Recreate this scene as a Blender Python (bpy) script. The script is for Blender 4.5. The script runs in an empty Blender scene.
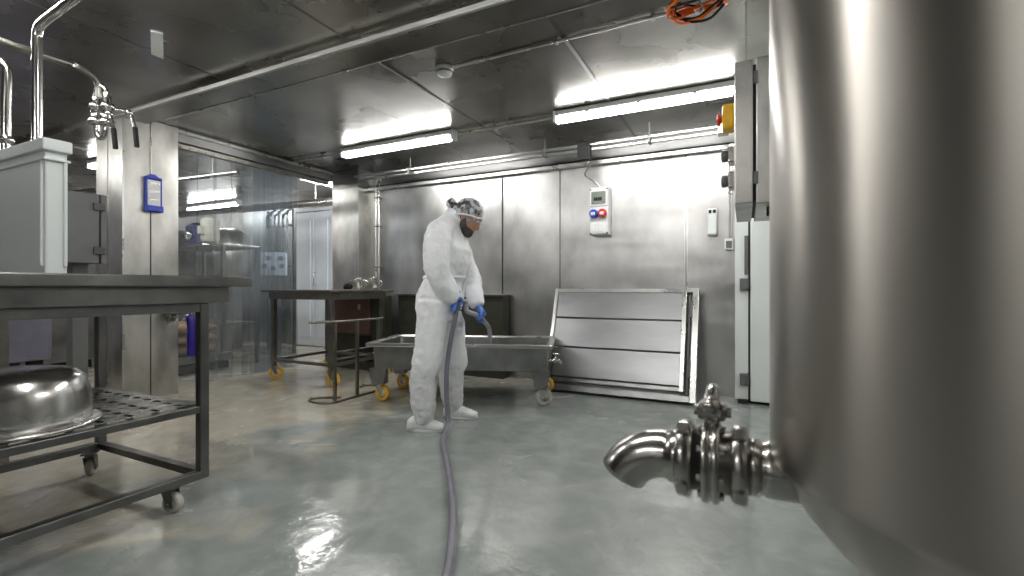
import bpy, bmesh, math, random
from mathutils import Vector, Matrix, Euler
random.seed(7)
PI = math.pi
SC = bpy.context.scene
COL = SC.collection

# ---------------------------------------------------------------- camera, world, exposure
cam_d = bpy.data.cameras.new('camera')
cam = bpy.data.objects.new('camera', cam_d); COL.objects.link(cam)
cam.location = (0, 0, 0.95)
cam.rotation_euler = (PI/2, 0, math.radians(26.13))
cam_d.sensor_width = 36.0
cam_d.lens = 475/1024*36
cam_d.clip_start = 0.02
cam_d.dof.use_dof = True
cam_d.dof.focus_distance = 3.4
cam_d.dof.aperture_fstop = 3.6
SC.camera = cam
w = bpy.data.worlds.new('world'); SC.world = w; w.use_nodes = True
w.node_tree.nodes['Background'].inputs[0].default_value = (0.75, 0.85, 1, 1)
w.node_tree.nodes['Background'].inputs[1].default_value = 0.05
SC.view_settings.view_transform = 'Standard'
SC.view_settings.look = 'None'
SC.view_settings.gamma = 1.0
SC.view_settings.use_curve_mapping = False
SC.view_settings.exposure = 0.0
LAMP_E = 54.0
SC.cycles.max_bounces = 10
SC.cycles.diffuse_bounces = 4
SC.cycles.glossy_bounces = 6
SC.cycles.transmission_bounces = 8
SC.cycles.transparent_max_bounces = 24
SC.cycles.sample_clamp_indirect = 6.0
SC.cycles.caustics_reflective = True
SC.cycles.blur_glossy = 1.0

# ---------------------------------------------------------------- materials
def nt(name):
    m = bpy.data.materials.new(name); m.use_nodes = True
    return m, m.node_tree, m.node_tree.nodes, m.node_tree.links, m.node_tree.nodes['Principled BSDF']
def noise(N, L, scale, detail=3, stretch=(1,1,1), coord='Object', dist=0.0):
    tc = N.new('ShaderNodeTexCoord'); mp = N.new('ShaderNodeMapping'); mp.inputs['Scale'].default_value = stretch
    L.new(tc.outputs[coord], mp.inputs[0])
    n = N.new('ShaderNodeTexNoise'); n.inputs['Scale'].default_value = scale; n.inputs['Detail'].default_value = detail
    n.inputs['Distortion'].default_value = dist
    L.new(mp.outputs[0], n.inputs['Vector']); return n
def ramp(N, L, src, stops):
    r = N.new('ShaderNodeValToRGB'); e = r.color_ramp.elements
    while len(e) < len(stops): e.new(0.5)
    for i, (p, c) in enumerate(stops):
        e[i].position = p; e[i].color = (c, c, c, 1) if not isinstance(c, tuple) else (*c, 1)
    L.new(src, r.inputs[0]); return r
def steel(name, col=(.56,.56,.55), r0=.2, r1=.4, scale=3, stretch=(1,1,1), bump=.15, bscale=2.0, bdist=.02, dirt=0.15, fine=0, aniso=0, met=1.0, bst=(1,1,1)):
    m, t, N, L, P = nt(name)
    P.inputs['Metallic'].default_value = met
    n = noise(N, L, scale, 5, stretch)
    r = ramp(N, L, n.outputs[0], [(.3, r0), (.7, r1)]); L.new(r.outputs[0], P.inputs['Roughness'])
    n2 = noise(N, L, scale*1.7, 6, stretch)
    d = tuple(c*(1-dirt*1.6) for c in col)
    c = ramp(N, L, n2.outputs[0], [(.3, d), (.65, col)]); L.new(c.outputs[0], P.inputs['Base Color'])
    b = N.new('ShaderNodeBump'); b.inputs['Strength'].default_value = bump; b.inputs['Distance'].default_value = bdist
    nb = noise(N, L, bscale, 1.5, bst); L.new(nb.outputs[0], b.inputs['Height'])
    if fine:
        b2 = N.new('ShaderNodeBump'); b2.inputs['Strength'].default_value = fine; b2.inputs['Distance'].default_value = .001
        nf = noise(N, L, 60, 2, stretch if stretch != (1,1,1) else (1,1,8)); L.new(nf.outputs[0], b2.inputs['Height'])
        L.new(b.outputs[0], b2.inputs['Normal']); b = b2
    L.new(b.outputs[0], P.inputs['Normal'])
    if aniso: P.inputs['Anisotropic'].default_value = aniso
    return m
def plain(name, col, rough=.5, met=0, var=.12, scale=12, spec=.5, bump=0, **k):
    m, t, N, L, P = nt(name)
    n = noise(N, L, scale, 4)
    c = ramp(N, L, n.outputs[0], [(.3, tuple(x*(1-var) for x in col)), (.7, tuple(min(1, x*(1+var)) for x in col))])
    L.new(c.outputs[0], P.inputs['Base Color'])
    P.inputs['Roughness'].default_value = rough; P.inputs['Metallic'].default_value = met
    P.inputs['Specular IOR Level'].default_value = spec
    if bump:
        b = N.new('ShaderNodeBump'); b.inputs['Strength'].default_value = bump; b.inputs['Distance'].default_value = .01
        nb = noise(N, L, scale*2, 3); L.new(nb.outputs[0], b.inputs['Height']); L.new(b.outputs[0], P.inputs['Normal'])
    for kk, v in k.items(): P.inputs[kk.replace('_', ' ')].default_value = v
    return m
def emis(name, col, s):
    m, t, N, L, P = nt(name)
    P.inputs['Base Color'].default_value = (*col, 1); P.inputs['Emission Color'].default_value = (*col, 1)
    P.inputs['Emission Strength'].default_value = s; return m
M = {}
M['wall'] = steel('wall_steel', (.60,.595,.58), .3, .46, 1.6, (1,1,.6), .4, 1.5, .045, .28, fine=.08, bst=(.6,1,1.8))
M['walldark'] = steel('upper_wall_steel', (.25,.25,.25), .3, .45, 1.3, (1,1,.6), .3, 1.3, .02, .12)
M['ceiling'] = steel('ceiling_steel', (.38,.37,.34), .2, .36, 1.3, (1,1,1), .35, .7, .03, .2)
M['column'] = steel('column_steel', (.62,.61,.575), .28, .5, 4.0, (1,1,.5), .25, 1.5, .02, .22)
M['panelsteel'] = steel('brushed_panel_steel', (.36,.365,.37), .3, .4, 3.0, (.3,1,6), .05, 1.6, .008, .12)
M['table'] = steel('table_steel', (.22,.22,.215), .28, .45, 5, (1,1,1), .05, 3, .01, .2)
M['tabledark'] = steel('far_table_steel', (.30,.29,.26), .3, .45, 5, (1,1,1), .05, 3, .01, .2)
M['shelf'] = steel('wet_shelf_steel', (.34,.34,.33), .12, .5, 14, (1,1,1), .3, 25, .004, .2)
M['tub'] = steel('tub_steel', (.38,.385,.38), .28, .42, 4, (1,1,1), .1, 2, .01, .2)
M['tank'] = steel('tank_steel', (.40,.375,.34), .32, .42, 2.2, (1,1,.12), .5, 1.6, .03, .07)
_n = M['tank'].node_tree.nodes; _t = _n.new('ShaderNodeTangent'); _t.direction_type = 'RADIAL'; _t.axis = 'Z'
M['tank'].node_tree.links.new(_t.outputs[0], _n['Principled BSDF'].inputs['Tangent']); _n['Principled BSDF'].inputs['Anisotropic'].default_value = .85; _n['Principled BSDF'].inputs['Anisotropic Rotation'].default_value = .25
M['chrome'] = steel('polished_steel', (.72,.71,.69), .14, .22, 8, (1,1,1), .02, 8, .004, .05)
M['valve'] = steel('valve_steel', (.50,.485,.46), .19, .27, 8, (1,1,1), .02, 8, .004, .08)
M['bowl'] = steel('bowl_steel', (.74,.73,.71), .2, .3, 6, (1,1,1), .05, 5, .004, .1)
M['trim'] = steel('trim_steel', (.62,.62,.60), .25, .35, 6, (1,1,1), .05, 5, .004, .1)
M['gap'] = plain('dark_joint_and_gap_shade', (.03,.03,.03), .6)  # near-black for joints and seals, and for painted shade between panel sheets
M['beamedge'] = plain('pale_painted_beam_edge', (.42,.42,.40), .4, var=.3, scale=2)
M['hinge'] = plain('dark_hinge_metal', (.07,.07,.07), .4)
M['black'] = plain('black_plastic', (.015,.015,.016), .6, spec=.25)
M['white'] = plain('white_plastic', (.75,.76,.76), .4, var=.04)
M['whitepaint'] = plain('white_painted_panel', (.72,.76,.74), .35, var=.04, scale=3)
M['doorwhite'] = plain('white_door_paint', (.80,.85,.93), .4, var=.03, scale=3)
M['greybox'] = plain('grey_painted_metal', (.13,.135,.135), .4, var=.08)
M['purple'] = plain('grey_violet_reflection_tint', (.25,.245,.32), .35, met=.3, var=.2, scale=3)  # violet reflections on steel put into the base colour
M['blue'] = plain('blue_plastic', (.02,.05,.5), .35)
M['glove'] = plain('blue_nitrile', (.10,.22,.66), .45, bump=.2, scale=30)
M['red'] = plain('red_plastic', (.6,.03,.02), .35)
M['yellow'] = plain('yellow_plastic', (.95,.5,.01), .4)
M['orange'] = plain('orange_cable', (.9,.2,.02), .45)
M['tyre'] = plain('yellow_nylon_tyre', (.75,.42,.05), .5, var=.25, scale=30)
M['hub'] = plain('cream_nylon_hub', (.75,.68,.45), .5)
M['nylon'] = plain('worn_white_nylon', (.5,.5,.46), .5, var=.2)
M['cream'] = plain('cream_painted_housing', (.62,.60,.5), .4)
M['hose'] = plain('grey_rubber_hose', (.20,.19,.23), .38, var=.1)
M['hoseclear'] = plain('grey_clear_hose_end', (.36,.36,.38), .35)
M['suit'] = plain('white_coverall_fabric', (.88,.90,.92), .75, var=.03, scale=6, bump=.5)
M['boot'] = plain('white_boot_cover_film', (.72,.73,.74), .35, var=.05, scale=8, bump=.3)
M['skin'] = plain('skin', (.45,.24,.15), .5, var=.08)
M['hair'] = plain('dark_hair', (.025,.02,.022), .5, var=.3, scale=60, bump=.6)
M['beard'] = plain('dark_beard', (.07,.06,.06), .7, var=.3, scale=80, bump=.6)
M['eye'] = plain('eye_white', (.7,.68,.65), .2)
M['brown'] = plain('reddish_brown_panel', (.16,.085,.07), .4, var=.15)
M['darkcab'] = plain('dark_olive_metal', (.07,.07,.055), .4, met=.5)
M['ochre'] = plain('ochre_sacks', (.32,.2,.1), .7, var=.35, scale=8)
M['screen'] = plain('grey_window_cover', (.22,.25,.22), .2)
M['lamp'] = emis('lamp_tube_diffuser', (1,1,.98), LAMP_E)
M['lamp'].node_tree.nodes['Principled BSDF'].inputs['Emission Color'].default_value = (1,.99,.965,1)
M['bumpcol'] = steel('detector_bracket', (.5,.5,.5), .3, .4)
# crate: milky plastic
m, t, N, L, P = nt('milky_polyethylene'); M['crate'] = m
P.inputs['Base Color'].default_value = (.74,.78,.77,1); P.inputs['Roughness'].default_value = .45
P.inputs['Subsurface Weight'].default_value = .25; P.inputs['Subsurface Radius'].default_value = (.03,.03,.03)
# transparent PVC strip
m, t, N, L, P = nt('clear_pvc_strip'); M['pvc'] = m
P.inputs['Base Color'].default_value = (.80,.84,.86,1); P.inputs['Roughness'].default_value = .12
P.inputs['IOR'].default_value = 1.3
tr = N.new('ShaderNodeBsdfTransparent'); tr.inputs[0].default_value = (.86,.88,.90,1)
mx = N.new('ShaderNodeMixShader'); L.new(P.outputs[0], mx.inputs[1]); L.new(tr.outputs[0], mx.inputs[2])
nz = noise(N, L, 2.5, 4, (1,1,.3)); rr = ramp(N, L, nz.outputs[0], [(.3,.91),(.7,.965)]); L.new(rr.outputs[0], mx.inputs[0])
L.new(mx.outputs[0], N['Material Output'].inputs[0])
nb = noise(N, L, 5, 1, (1,1,.3)); b = N.new('ShaderNodeBump'); b.inputs['Strength'].default_value = .5; b.inputs['Distance'].default_value=.03
L.new(nb.outputs[0], b.inputs['Height']); L.new(b.outputs[0], P.inputs['Normal'])
# hairnet
m, t, N, L, P = nt('white_hairnet_mesh'); M['net'] = m
P.inputs['Base Color'].default_value = (.8,.83,.85,1); P.inputs['Roughness'].default_value = .5
tr = N.new('ShaderNodeBsdfTransparent'); mx = N.new('ShaderNodeMixShader'); L.new(P.outputs[0], mx.inputs[1]); L.new(tr.outputs[0], mx.inputs[2])
nz = noise(N, L, 28, 3); rr = ramp(N, L, nz.outputs[0], [(.40,.35),(.58,.95)]); L.new(rr.outputs[0], mx.inputs[0])
L.new(mx.outputs[0], N['Material Output'].inputs[0])
# water film
m, t, N, L, P = nt('shallow_water'); M['water'] = m
P.inputs['Base Color'].default_value = (.3,.33,.33,1); P.inputs['Roughness'].default_value = .05; P.inputs['Metallic'].default_value=.2
# floor: wet grey-green epoxy with worn beige areas
m, t, N, L, P = nt('wet_epoxy_floor'); M['floor'] = m
tc = N.new('ShaderNodeTexCoord'); sp = N.new('ShaderNodeSeparateXYZ'); L.new(tc.outputs['Object'], sp.inputs[0])
mx1 = N.new('ShaderNodeMath'); mx1.operation = 'MULTIPLY_ADD'; mx1.inputs[1].default_value = -.42; mx1.inputs[2].default_value = -.60
L.new(sp.outputs[0], mx1.inputs[0])                       # rises towards the far left of the floor
nz = noise(N, L, 1.4, 6, dist=1.0)
ad = N.new('ShaderNodeMath'); ad.operation = 'MULTIPLY_ADD'; ad.inputs[1].default_value = 1.6
L.new(nz.outputs[0], ad.inputs[0]); 
sb = N.new('ShaderNodeMath'); sb.operation='SUBTRACT'; sb.inputs[1].default_value=.8; L.new(mx1.outputs[0], sb.inputs[0]); L.new(sb.outputs[0], ad.inputs[2])
msk = ramp(N, L, ad.outputs[0], [(.25,0),(.6,1)])
n2 = noise(N, L, 7, 8, dist=.5)
g = ramp(N, L, n2.outputs[0], [(.3,(.225,.25,.235)),(.7,(.32,.345,.325))])
be = ramp(N, L, n2.outputs[0], [(.3,(.40,.37,.30)),(.65,(.56,.52,.42))])
mc = N.new('ShaderNodeMixRGB'); L.new(msk.outputs[0], mc.inputs[0]); L.new(g.outputs[0], mc.inputs[1]); L.new(be.outputs[0], mc.inputs[2])
L.new(mc.outputs[0], P.inputs['Base Color'])
n3 = noise(N, L, 1.7, 6, dist=1.5)
wet = ramp(N, L, n3.outputs[0], [(.38,.06),(.52,.14),(.66,.3)]); L.new(wet.outputs[0], P.inputs['Roughness'])
P.inputs['Specular IOR Level'].default_value = .55
P.inputs['Coat Weight'].default_value = .25; P.inputs['Coat Roughness'].default_value = .05
b = N.new('ShaderNodeBump'); b.inputs['Strength'].default_value = .16; b.inputs['Distance'].default_value = .02
n4 = noise(N, L, 9, 4); L.new(n4.outputs[0], b.inputs['Height'])
b2 = N.new('ShaderNodeBump'); b2.inputs['Strength'].default_value = .1; b2.inputs['Distance'].default_value = .004
n5 = noise(N, L, 60, 2); L.new(n5.outputs[0], b2.inputs['Height']); L.new(b.outputs[0], b2.inputs['Normal'])
L.new(b2.outputs[0], P.inputs['Normal'])

# ---------------------------------------------------------------- mesh builder
def frame(d):
    d = Vector(d).normalized()
    a = Vector((0,0,1)) if abs(d.z) < .9 else Vector((1,0,0))
    u = d.cross(a).normalized(); v = d.cross(u).normalized()
    return u, v
JR = random.Random(3)
class B:
    def __init__(s, o=(0,0,0)): s.v = []; s.f = []; s.sm = []; s.o = Vector(o)
    def add(s, vs, fs, smooth=False):
        n = len(s.v); s.v += [Vector(p) - s.o for p in vs]; s.f += [[i+n for i in f] for f in fs]; s.sm += [smooth]*len(fs); return s
    def box(s, x0, x1, y0, y1, z0, z1, bev=.003, rot=None, piv=None):
        j_ = lambda: JR.uniform(.00005, .0004)     # no two overlapping boxes share a face plane
        if min(x1-x0, y1-y0, z1-z0) > .003: x0 += j_(); x1 -= j_(); y0 += j_(); y1 -= j_(); z0 += j_(); z1 -= j_()
        bm = bmesh.new(); bmesh.ops.create_cube(bm, size=1)
        for v in bm.verts: v.co = Vector((x0 + (v.co.x+.5)*(x1-x0), y0 + (v.co.y+.5)*(y1-y0), z0 + (v.co.z+.5)*(z1-z0)))
        bev = min(bev, .3*min(abs(x1-x0), abs(y1-y0), abs(z1-z0)))
        if bev > 0: bmesh.ops.bevel(bm, geom=bm.edges[:], offset=bev, segments=2, affect='EDGES', profile=.5)
        return s._take(bm, False, rot, piv)
    def _take(s, bm, smooth, rot=None, piv=None):
        bm.verts.index_update(); vs = [v.co.copy() for v in bm.verts]
        if rot is not None:
            piv = Vector(piv or (0,0,0)); R = Euler(rot).to_matrix(); vs = [R @ (p-piv) + piv for p in vs]
        s.add(vs, [[v.index for v in f.verts] for f in bm.faces], smooth); bm.free(); return s
    def loft(s, rings, cap=True, smooth=True, close=False):
        n = len(rings[0]); vs = [p for r in rings for p in r]; fs = []; m_ = len(rings)
        for i in range(m_ if close else m_-1):
            j = (i+1) % m_
            for k in range(n):
                k2 = (k+1) % n; fs.append([i*n+k, i*n+k2, j*n+k2, j*n+k])
        s.add(vs, fs, smooth)
        if cap and not close:
            s.add(rings[0], [list(range(n))[::-1]], False); s.add(rings[-1], [list(range(n))], False)
        return s
    def cyl(s, p0, p1, r0, r1=None, n=20, cap=True):
        r1 = r0 if r1 is None else r1; p0 = Vector(p0); p1 = Vector(p1); u, v = frame(p1-p0)
        rg = lambda p, r: [p + (u*math.cos(2*PI*k/n) + v*math.sin(2*PI*k/n))*r for k in range(n)]
        return s.loft([rg(p0, r0), rg(p1, r1)], cap)
    def tube(s, pts, r, n=12, cap=True, close=False, sub=0):
        P_ = [Vector(p) for p in pts]
        if sub: P_ = smoothpath(P_, sub, close)
        rs = r if isinstance(r, (list, tuple)) else [r]*len(P_)
        rings = []; T = []
        m_ = len(P_)
        for i in range(m_):
            a = P_[(i-1) % m_] if (i > 0 or close) else P_[0]; b_ = P_[(i+1) % m_] if (i < m_-1 or close) else P_[-1]
            T.append((b_-a).normalized())
        u, v = frame(T[0])
        for i in range(m_):
            if i: 
                q = T[i-1].rotation_difference(T[i]); u = q @ u; v = q @ v
            rr_ = rs[i] if i < len(rs) else rs[-1]
            rings.append([P_[i] + (u*math.cos(2*PI*k/n) + v*math.sin(2*PI*k/n))*rr_ for k in range(n)])
        return s.loft(rings, cap, True, close)
    def lathe(s, prof, c=(0,0,0), axis=(0,0,1), n=32, smooth=True, cap=False):
        c = Vector(c); d = Vector(axis).normalized(); u, v = frame(d)
        rings = [[c + d*h + (u*math.cos(2*PI*k/n) + v*math.sin(2*PI*k/n))*max(r, 1e-4) for k in range(n)] for r, h in prof]
        return s.loft(rings, cap, smooth)
    def ball(s, c, r, sc=(1,1,1), n=16, rot=None):
        bm = bmesh.new(); bmesh.ops.create_uvsphere(bm, u_segments=n*2, v_segments=n, radius=1)
        R = Euler(rot).to_matrix() if rot else Matrix.Identity(3)
        for v in bm.verts: v.co = Vector(c) + R @ Vector((v.co.x*r*sc[0], v.co.y*r*sc[1], v.co.z*r*sc[2]))
        return s._take(bm, True)
    def prism(s, poly, z0, z1, axis='z'):
        def mp(a, b_, h): return {'z': (a,b_,h), 'y': (a,h,b_), 'x': (h,a,b_)}[axis]
        n = len(poly); vs = [mp(a,b_,z0) for a,b_ in poly] + [mp(a,b_,z1) for a,b_ in poly]
        return s.add(vs, [list(range(n))[::-1], list(range(n,2*n))] + [[k,(k+1)%n,n+(k+1)%n,n+k] for k in range(n)])
def smoothpath(P_, sub, close=False):
    out = []; n = len(P_)
    for i in range(n if close else n-1):
        p1 = P_[i]; p2 = P_[(i+1) % n]
        p0 = P_[i-1] if (i > 0 or close) else p1*2-p2
        p3 = P_[(i+2) % n] if (i+2 < n or close) else p2*2-p1
        for k in range(sub):
            t_ = k/sub
            out.append(.5*((2*p1) + (p2-p0)*t_ + (2*p0-5*p1+4*p2-p3)*t_*t_ + (3*p1-p0-3*p2+p3)*t_**3))
    if not close: out.append(P_[-1].copy())
    return out
def obj(name, b_, mat, parent=None, loc=None, label=None):
    me = bpy.data.meshes.new(name); me.from_pydata([tuple(p) for p in b_.v], [], b_.f)
    for p, q in zip(me.polygons, b_.sm): p.use_smooth = q
    bm = bmesh.new(); bm.from_mesh(me); bmesh.ops.recalc_face_normals(bm, faces=bm.faces[:]); bm.to_mesh(me); bm.free()
    me.materials.append(M[mat] if isinstance(mat, str) else mat); me.update()
    o = bpy.data.objects.new(name, me); COL.objects.link(o)
    if parent: o.parent = parent
    if loc: o.location = loc
    if label: o['label'] = label
    return o
def tag(o, label, cat, group=None, kind=None):
    o['label'] = label; o['category'] = cat
    if group: o['group'] = group
    if kind: o['kind'] = kind
    return o
def thing(name, label, cat, loc=(0,0,0), rot=(0,0,0), group=None):
    o = bpy.data.objects.new(name, None); COL.objects.link(o); o.empty_display_size = .05
    o.location = loc; o.rotation_euler = rot
    return tag(o, label, cat, group)
def struct(name, b_, mat, parent=None):
    o = obj(name, b_, mat, parent)
    if not parent: o['kind'] = 'structure'
    return o
def copy_tree(o, parent=None):
    c = o.copy(); COL.objects.link(c)
    if parent: c.parent = parent
    for ch in [x for x in bpy.data.objects if x.parent == o]: copy_tree(ch, c)
    return c

# ---------------------------------------------------------------- the room
XL, XC, XR = -9.0, -4.6, 2.4        # far left wall of the side room, line of the curtain opening, right wall
YF, YB, YS = -3.2, 4.56, 5.6        # wall behind the camera, back wall, back wall of the side room
ZC = 2.40
struct('floor', B().box(XL-.1, XR+.1, YF-.1, YS+.1, -.1, 0, 0), 'floor')
struct('ceiling', B().box(XL-.1, XR+.1, YF-.1, YS+.1, ZC, ZC+.1, 0), 'ceiling')
struct('wall_back', B().box(XC+.0, XR, YB, YB+.1, 0, 2.15, 0), 'wall')
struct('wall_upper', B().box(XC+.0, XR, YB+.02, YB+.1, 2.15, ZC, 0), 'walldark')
struct('wall_right', B().box(XR, XR+.1, YF, YB+.1, 0, ZC, 0), 'wall')
struct('wall_front', B().box(XL, XR, YF-.1, YF, 0, ZC, 0), 'walldark')
struct('wall_left', B().box(XL-.1, XL, YF, YS, 0, ZC, 0), 'walldark')
struct('wall_side_room', B().box(XL, XC+.05, YS, YS+.1, 0, ZC, 0), 'column')
struct('wall_partition', B().box(XC-.05, XC+.05, YB+.1, YS, 0, ZC, 0), 'column')
# ceiling sheet joints
def joint(n, x0, x1, y0, y1): struct('trim_%d' % n, B().box(x0, x1, y0, y1, ZC-.003, ZC+.001, 0), 'walldark')
joint(1, -.955, -.93, 2.30, YB); joint(2, -2.12, -2.105, 2.30, YB); joint(3, -.955, -.94, YF, 2.06); joint(4, -2.09, -2.08, YF, 2.06)
joint(5, -3.26, -3.25, YF, 2.06); joint(6, .0, .012, YF, YB); joint(7, XC, -3.3, .9, .91); joint(8, -6.2, -6.19, YF, YS)
struct('trim_10', B().box(XL, XR, 2.06, 2.28, ZC-.045, ZC, .004), 'ceiling')            # shallow beam across the room
struct('trim_11', B().box(-4.45, XR, 2.04, 2.062, ZC-.064, ZC-.035, .003), 'beamedge')      # bright edge of the beam
struct('trim_12', B().box(-4.45, XR, 2.277, 2.285, ZC-.05, ZC-.04, .002), 'trim')
struct('trim_13', B().box(XC, XR, YB-.07, YB, 2.15, 2.19, .004), 'trim')                # ledge on top of the wall sheets
struct('trim_14', B().box(XC, XR, YB-.01, YB+.02, 2.19, 2.22, .002), 'gap')
# wall sheet joints
def wx(px):  # X of a picture column on the back wall
    l = (px-512)/475; return YB*(l*.898-.4404)/(l*.4404+.898)
for n, px, wd, mt in ((20, 451, .008, 'gap'), (21, 502.5, .018, 'gap'), (22, 560, .008, 'gap'), (23, 686, .03, 'trim'), (24, 686, .006, 'gap')):
    x = wx(px); struct('trim_%d' % n, B().box(x-wd/2, x+wd/2, YB-(.008 if n==24 else .004), YB+.002, 0, 2.15, 0), mt)
# columns at the opening
c1 = B().box(-5.02, XC, 2.095, 2.53, 0, ZC, .006)
struct('column_opening', c1, 'column')
struct('trim_30', B().box(XC-.002, XC+.004, 2.300, 2.308, 0, ZC, 0), 'gap')
struct('trim_31', B().box(-4.83, -4.82, 2.088, 2.097, 0, ZC, 0), 'trim')
struct('trim_32', B().box(XC-.002, XC+.012, 2.09, 2.105, 0, ZC, .002), 'trim')
struct('column_corner', B().box(-4.62, -4.19, 4.33, YB+.1, 0, 2.17, .006), 'column')
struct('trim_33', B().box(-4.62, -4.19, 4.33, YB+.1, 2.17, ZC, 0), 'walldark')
# lintel above the curtain
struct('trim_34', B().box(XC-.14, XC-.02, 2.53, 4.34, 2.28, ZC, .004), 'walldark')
struct('trim_35', B().box(XC-.03, XC+.0, 2.53, 4.34, 2.355, 2.385, .004), 'trim')
struct('pillar_right', B().box(.42, .55, 2.85, 3.0, 0, ZC, .004), 'column')

# ---------------------------------------------------------------- fluorescent lamps
def lamp_proto():
    r = thing('ceiling_lamp', 'x', 'lamp')
    L_ = 1.33
    obj('housing', B().box(-L_/2, L_/2, -.045, .045, .02, .07, .012), 'white', r)
    b_ = B(); rings = []
    for x, k in ((-L_/2+.01,.6), (-L_/2+.03,1), (L_/2-.03,1), (L_/2-.01,.6)):
        rings.append([(x, .043*k*math.cos(a), .022-.048*k*math.sin(a)) for a in [PI*j/10 for j in range(11)]])
    b_.loft(rings, True); obj('diffuser', b_, 'lamp', r, label='lit white tube cover')
    for s_ in (-1, 1): obj('end_cap', B().box(s_*(L_/2+.012)-.014, s_*(L_/2+.012)+.014, -.047, .047, -.022, .072, .01), 'white', r)
    for x in (-.4, 0, .4):
        obj('clip', B().box(x-.012, x+.012, -.05, .05, .012, .03, .003), 'trim', r)
    return r
lp = lamp_proto()
LZ = 2.325
lamps = [
 ((-3.07, 3.67, LZ), 0, 'left of the two tube lamps over the wall, above the person'),
 ((-.72, 3.67, LZ), 0, 'right tube lamp of the two over the wall, running behind the yellow switch'),
 ((-3.3, .9, LZ), 0, 'tube lamp out of frame above the big near table'),
 ((-1.1, .9, LZ), 0, 'tube lamp out of frame between the near table and the steel tank'),
 ((-1.4, -1.8, LZ), 0, 'tube lamp added out of frame at the rear to light table and floor'),  # unseen lamp added behind the camera for the near table and floor
 ((-6.4, .6, LZ), PI/2, 'tube lamp in the side room left of the column'),
 ((-8.1, 5.0, LZ), 0, 'tube lamp far back in the side room, seen through the strip curtain'),
 ((-6.0, 2.75, LZ), 0, 'tube lamp added unseen behind the near column to light the door'),  # added out of sight so the white door is lit from the front
 ((-4.95, 4.78, LZ), PI/2, 'tube lamp added in the side room to brighten the white double door'),  # extra lamp added to brighten the side room and its door
 ((1.5, 2.6, LZ), PI/2, 'tube lamp hidden behind the steel tank'),
]
for i, (l, rz, lab) in enumerate(lamps):
    o = lp if i == 0 else copy_tree(lp)
    o.location = l; o.rotation_euler = (0,0,rz); o['label'] = 'white ' + lab; o['group'] = 'fluorescent ceiling lamps'
# conduit on the ceiling
t = thing('ceiling_conduit', 'grey conduit along ceiling joining the two tube lamps', 'conduit', (XC, 3.72, 2.36))
obj('pipe', B((XC,3.72,2.36)).tube([(XC,3.72,2.375),(-3.75,3.72,2.375)], .011).tube([(-2.4,3.72,2.375),(-1.4,3.72,2.375)], .011).tube([(-3.75,3.72,2.385),(-2.4,3.72,2.385)], .009), 'trim', t)
for x in (-4.1, -2.0): obj('clamp', B((XC,3.72,2.36)).box(x-.01,x+.01,3.70,3.74,2.358,2.4,.003), 'trim', t)
t = thing('smoke_detector', 'round white smoke detector on the metal ceiling', 'smoke detector', (-1.775,2.61,ZC))
obj('base', B().lathe([(.0,0),(.06,0),(.06,-.012),(.055,-.02)], n=32), 'white', t)
obj('head', B().lathe([(.052,-.018),(.054,-.03),(.046,-.05),(.03,-.058),(0,-.06)], n=32), 'white', t)
obj('vent_ring', B().lathe([(.0545,-.028),(.0555,-.032),(.053,-.038)], n=32), 'greybox', t)
tag(obj('detector_conduit', B().tube([(-1.71,2.61,2.388),(-.9,2.60,2.388),(.05,2.58,2.388)], .010).box(-1.0,-.98,2.58,2.62,2.372,2.4,.002).box(-.45,-.43,2.57,2.61,2.372,2.4,.002), 'trim'),
    'thin metal conduit running right from the smoke detector', 'conduit')
# coil of orange cable on the ceiling
t = thing('cable_coil', 'bundle of orange and black cable tied up at the ceiling', 'cable', (-.2,2.46,2.32))
for k in range(9):
    b_ = B(); ph = random.random()*6
    pts = [(.13*math.cos(a)*(1+.12*math.sin(3*a+ph)) + random.uniform(-.008,.008), .10*math.sin(a)+random.uniform(-.008,.008), -.01+.025*math.sin(2*a+ph)+k*.006) for a in [2*PI*j/16 for j in range(16)]]
    b_.tube(pts, .0065, 8, close=True, sub=3)
    obj('cable_loop', b_, 'orange' if k % 4 else 'black', t, label=None if k % 4 else 'black loop')
obj('hook', B().tube([(0,0,.07),(0,0,.02),(.02,0,-.02),(.0,0,-.045),(-.02,0,-.02)], .005, 8, sub=3), 'trim', t)
# small plate on the ceiling
def flp(px, py, z):
    d = 475*(z-.95)/(288-py); l = (px-512)/475; return Vector((d*(l*.898-.4404), d*(l*.4404+.898), z))
pc = flp(157, 44, ZC)
t = thing('ceiling_plate', 'small pale blank cover plate on the dark ceiling', 'cover plate', pc)
cq = [flp(150.5,30,ZC), flp(163,33,ZC), flp(163.5,58,ZC), flp(151,53,ZC)]
ca_ = sum(((q_-pc) for q_ in cq), Vector())/4
obj('plate', B().prism([((q_-pc).x,(q_-pc).y) for q_ in cq], -.007, 0), 'whitepaint', t)
pls = [(q_-pc)*.8+ca_*.2 for q_ in cq]
for q_ in pls: obj('screw', B().cyl((q_.x,q_.y,-.006),(q_.x,q_.y,-.010),.005,n=10), 'trim', t)

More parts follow.
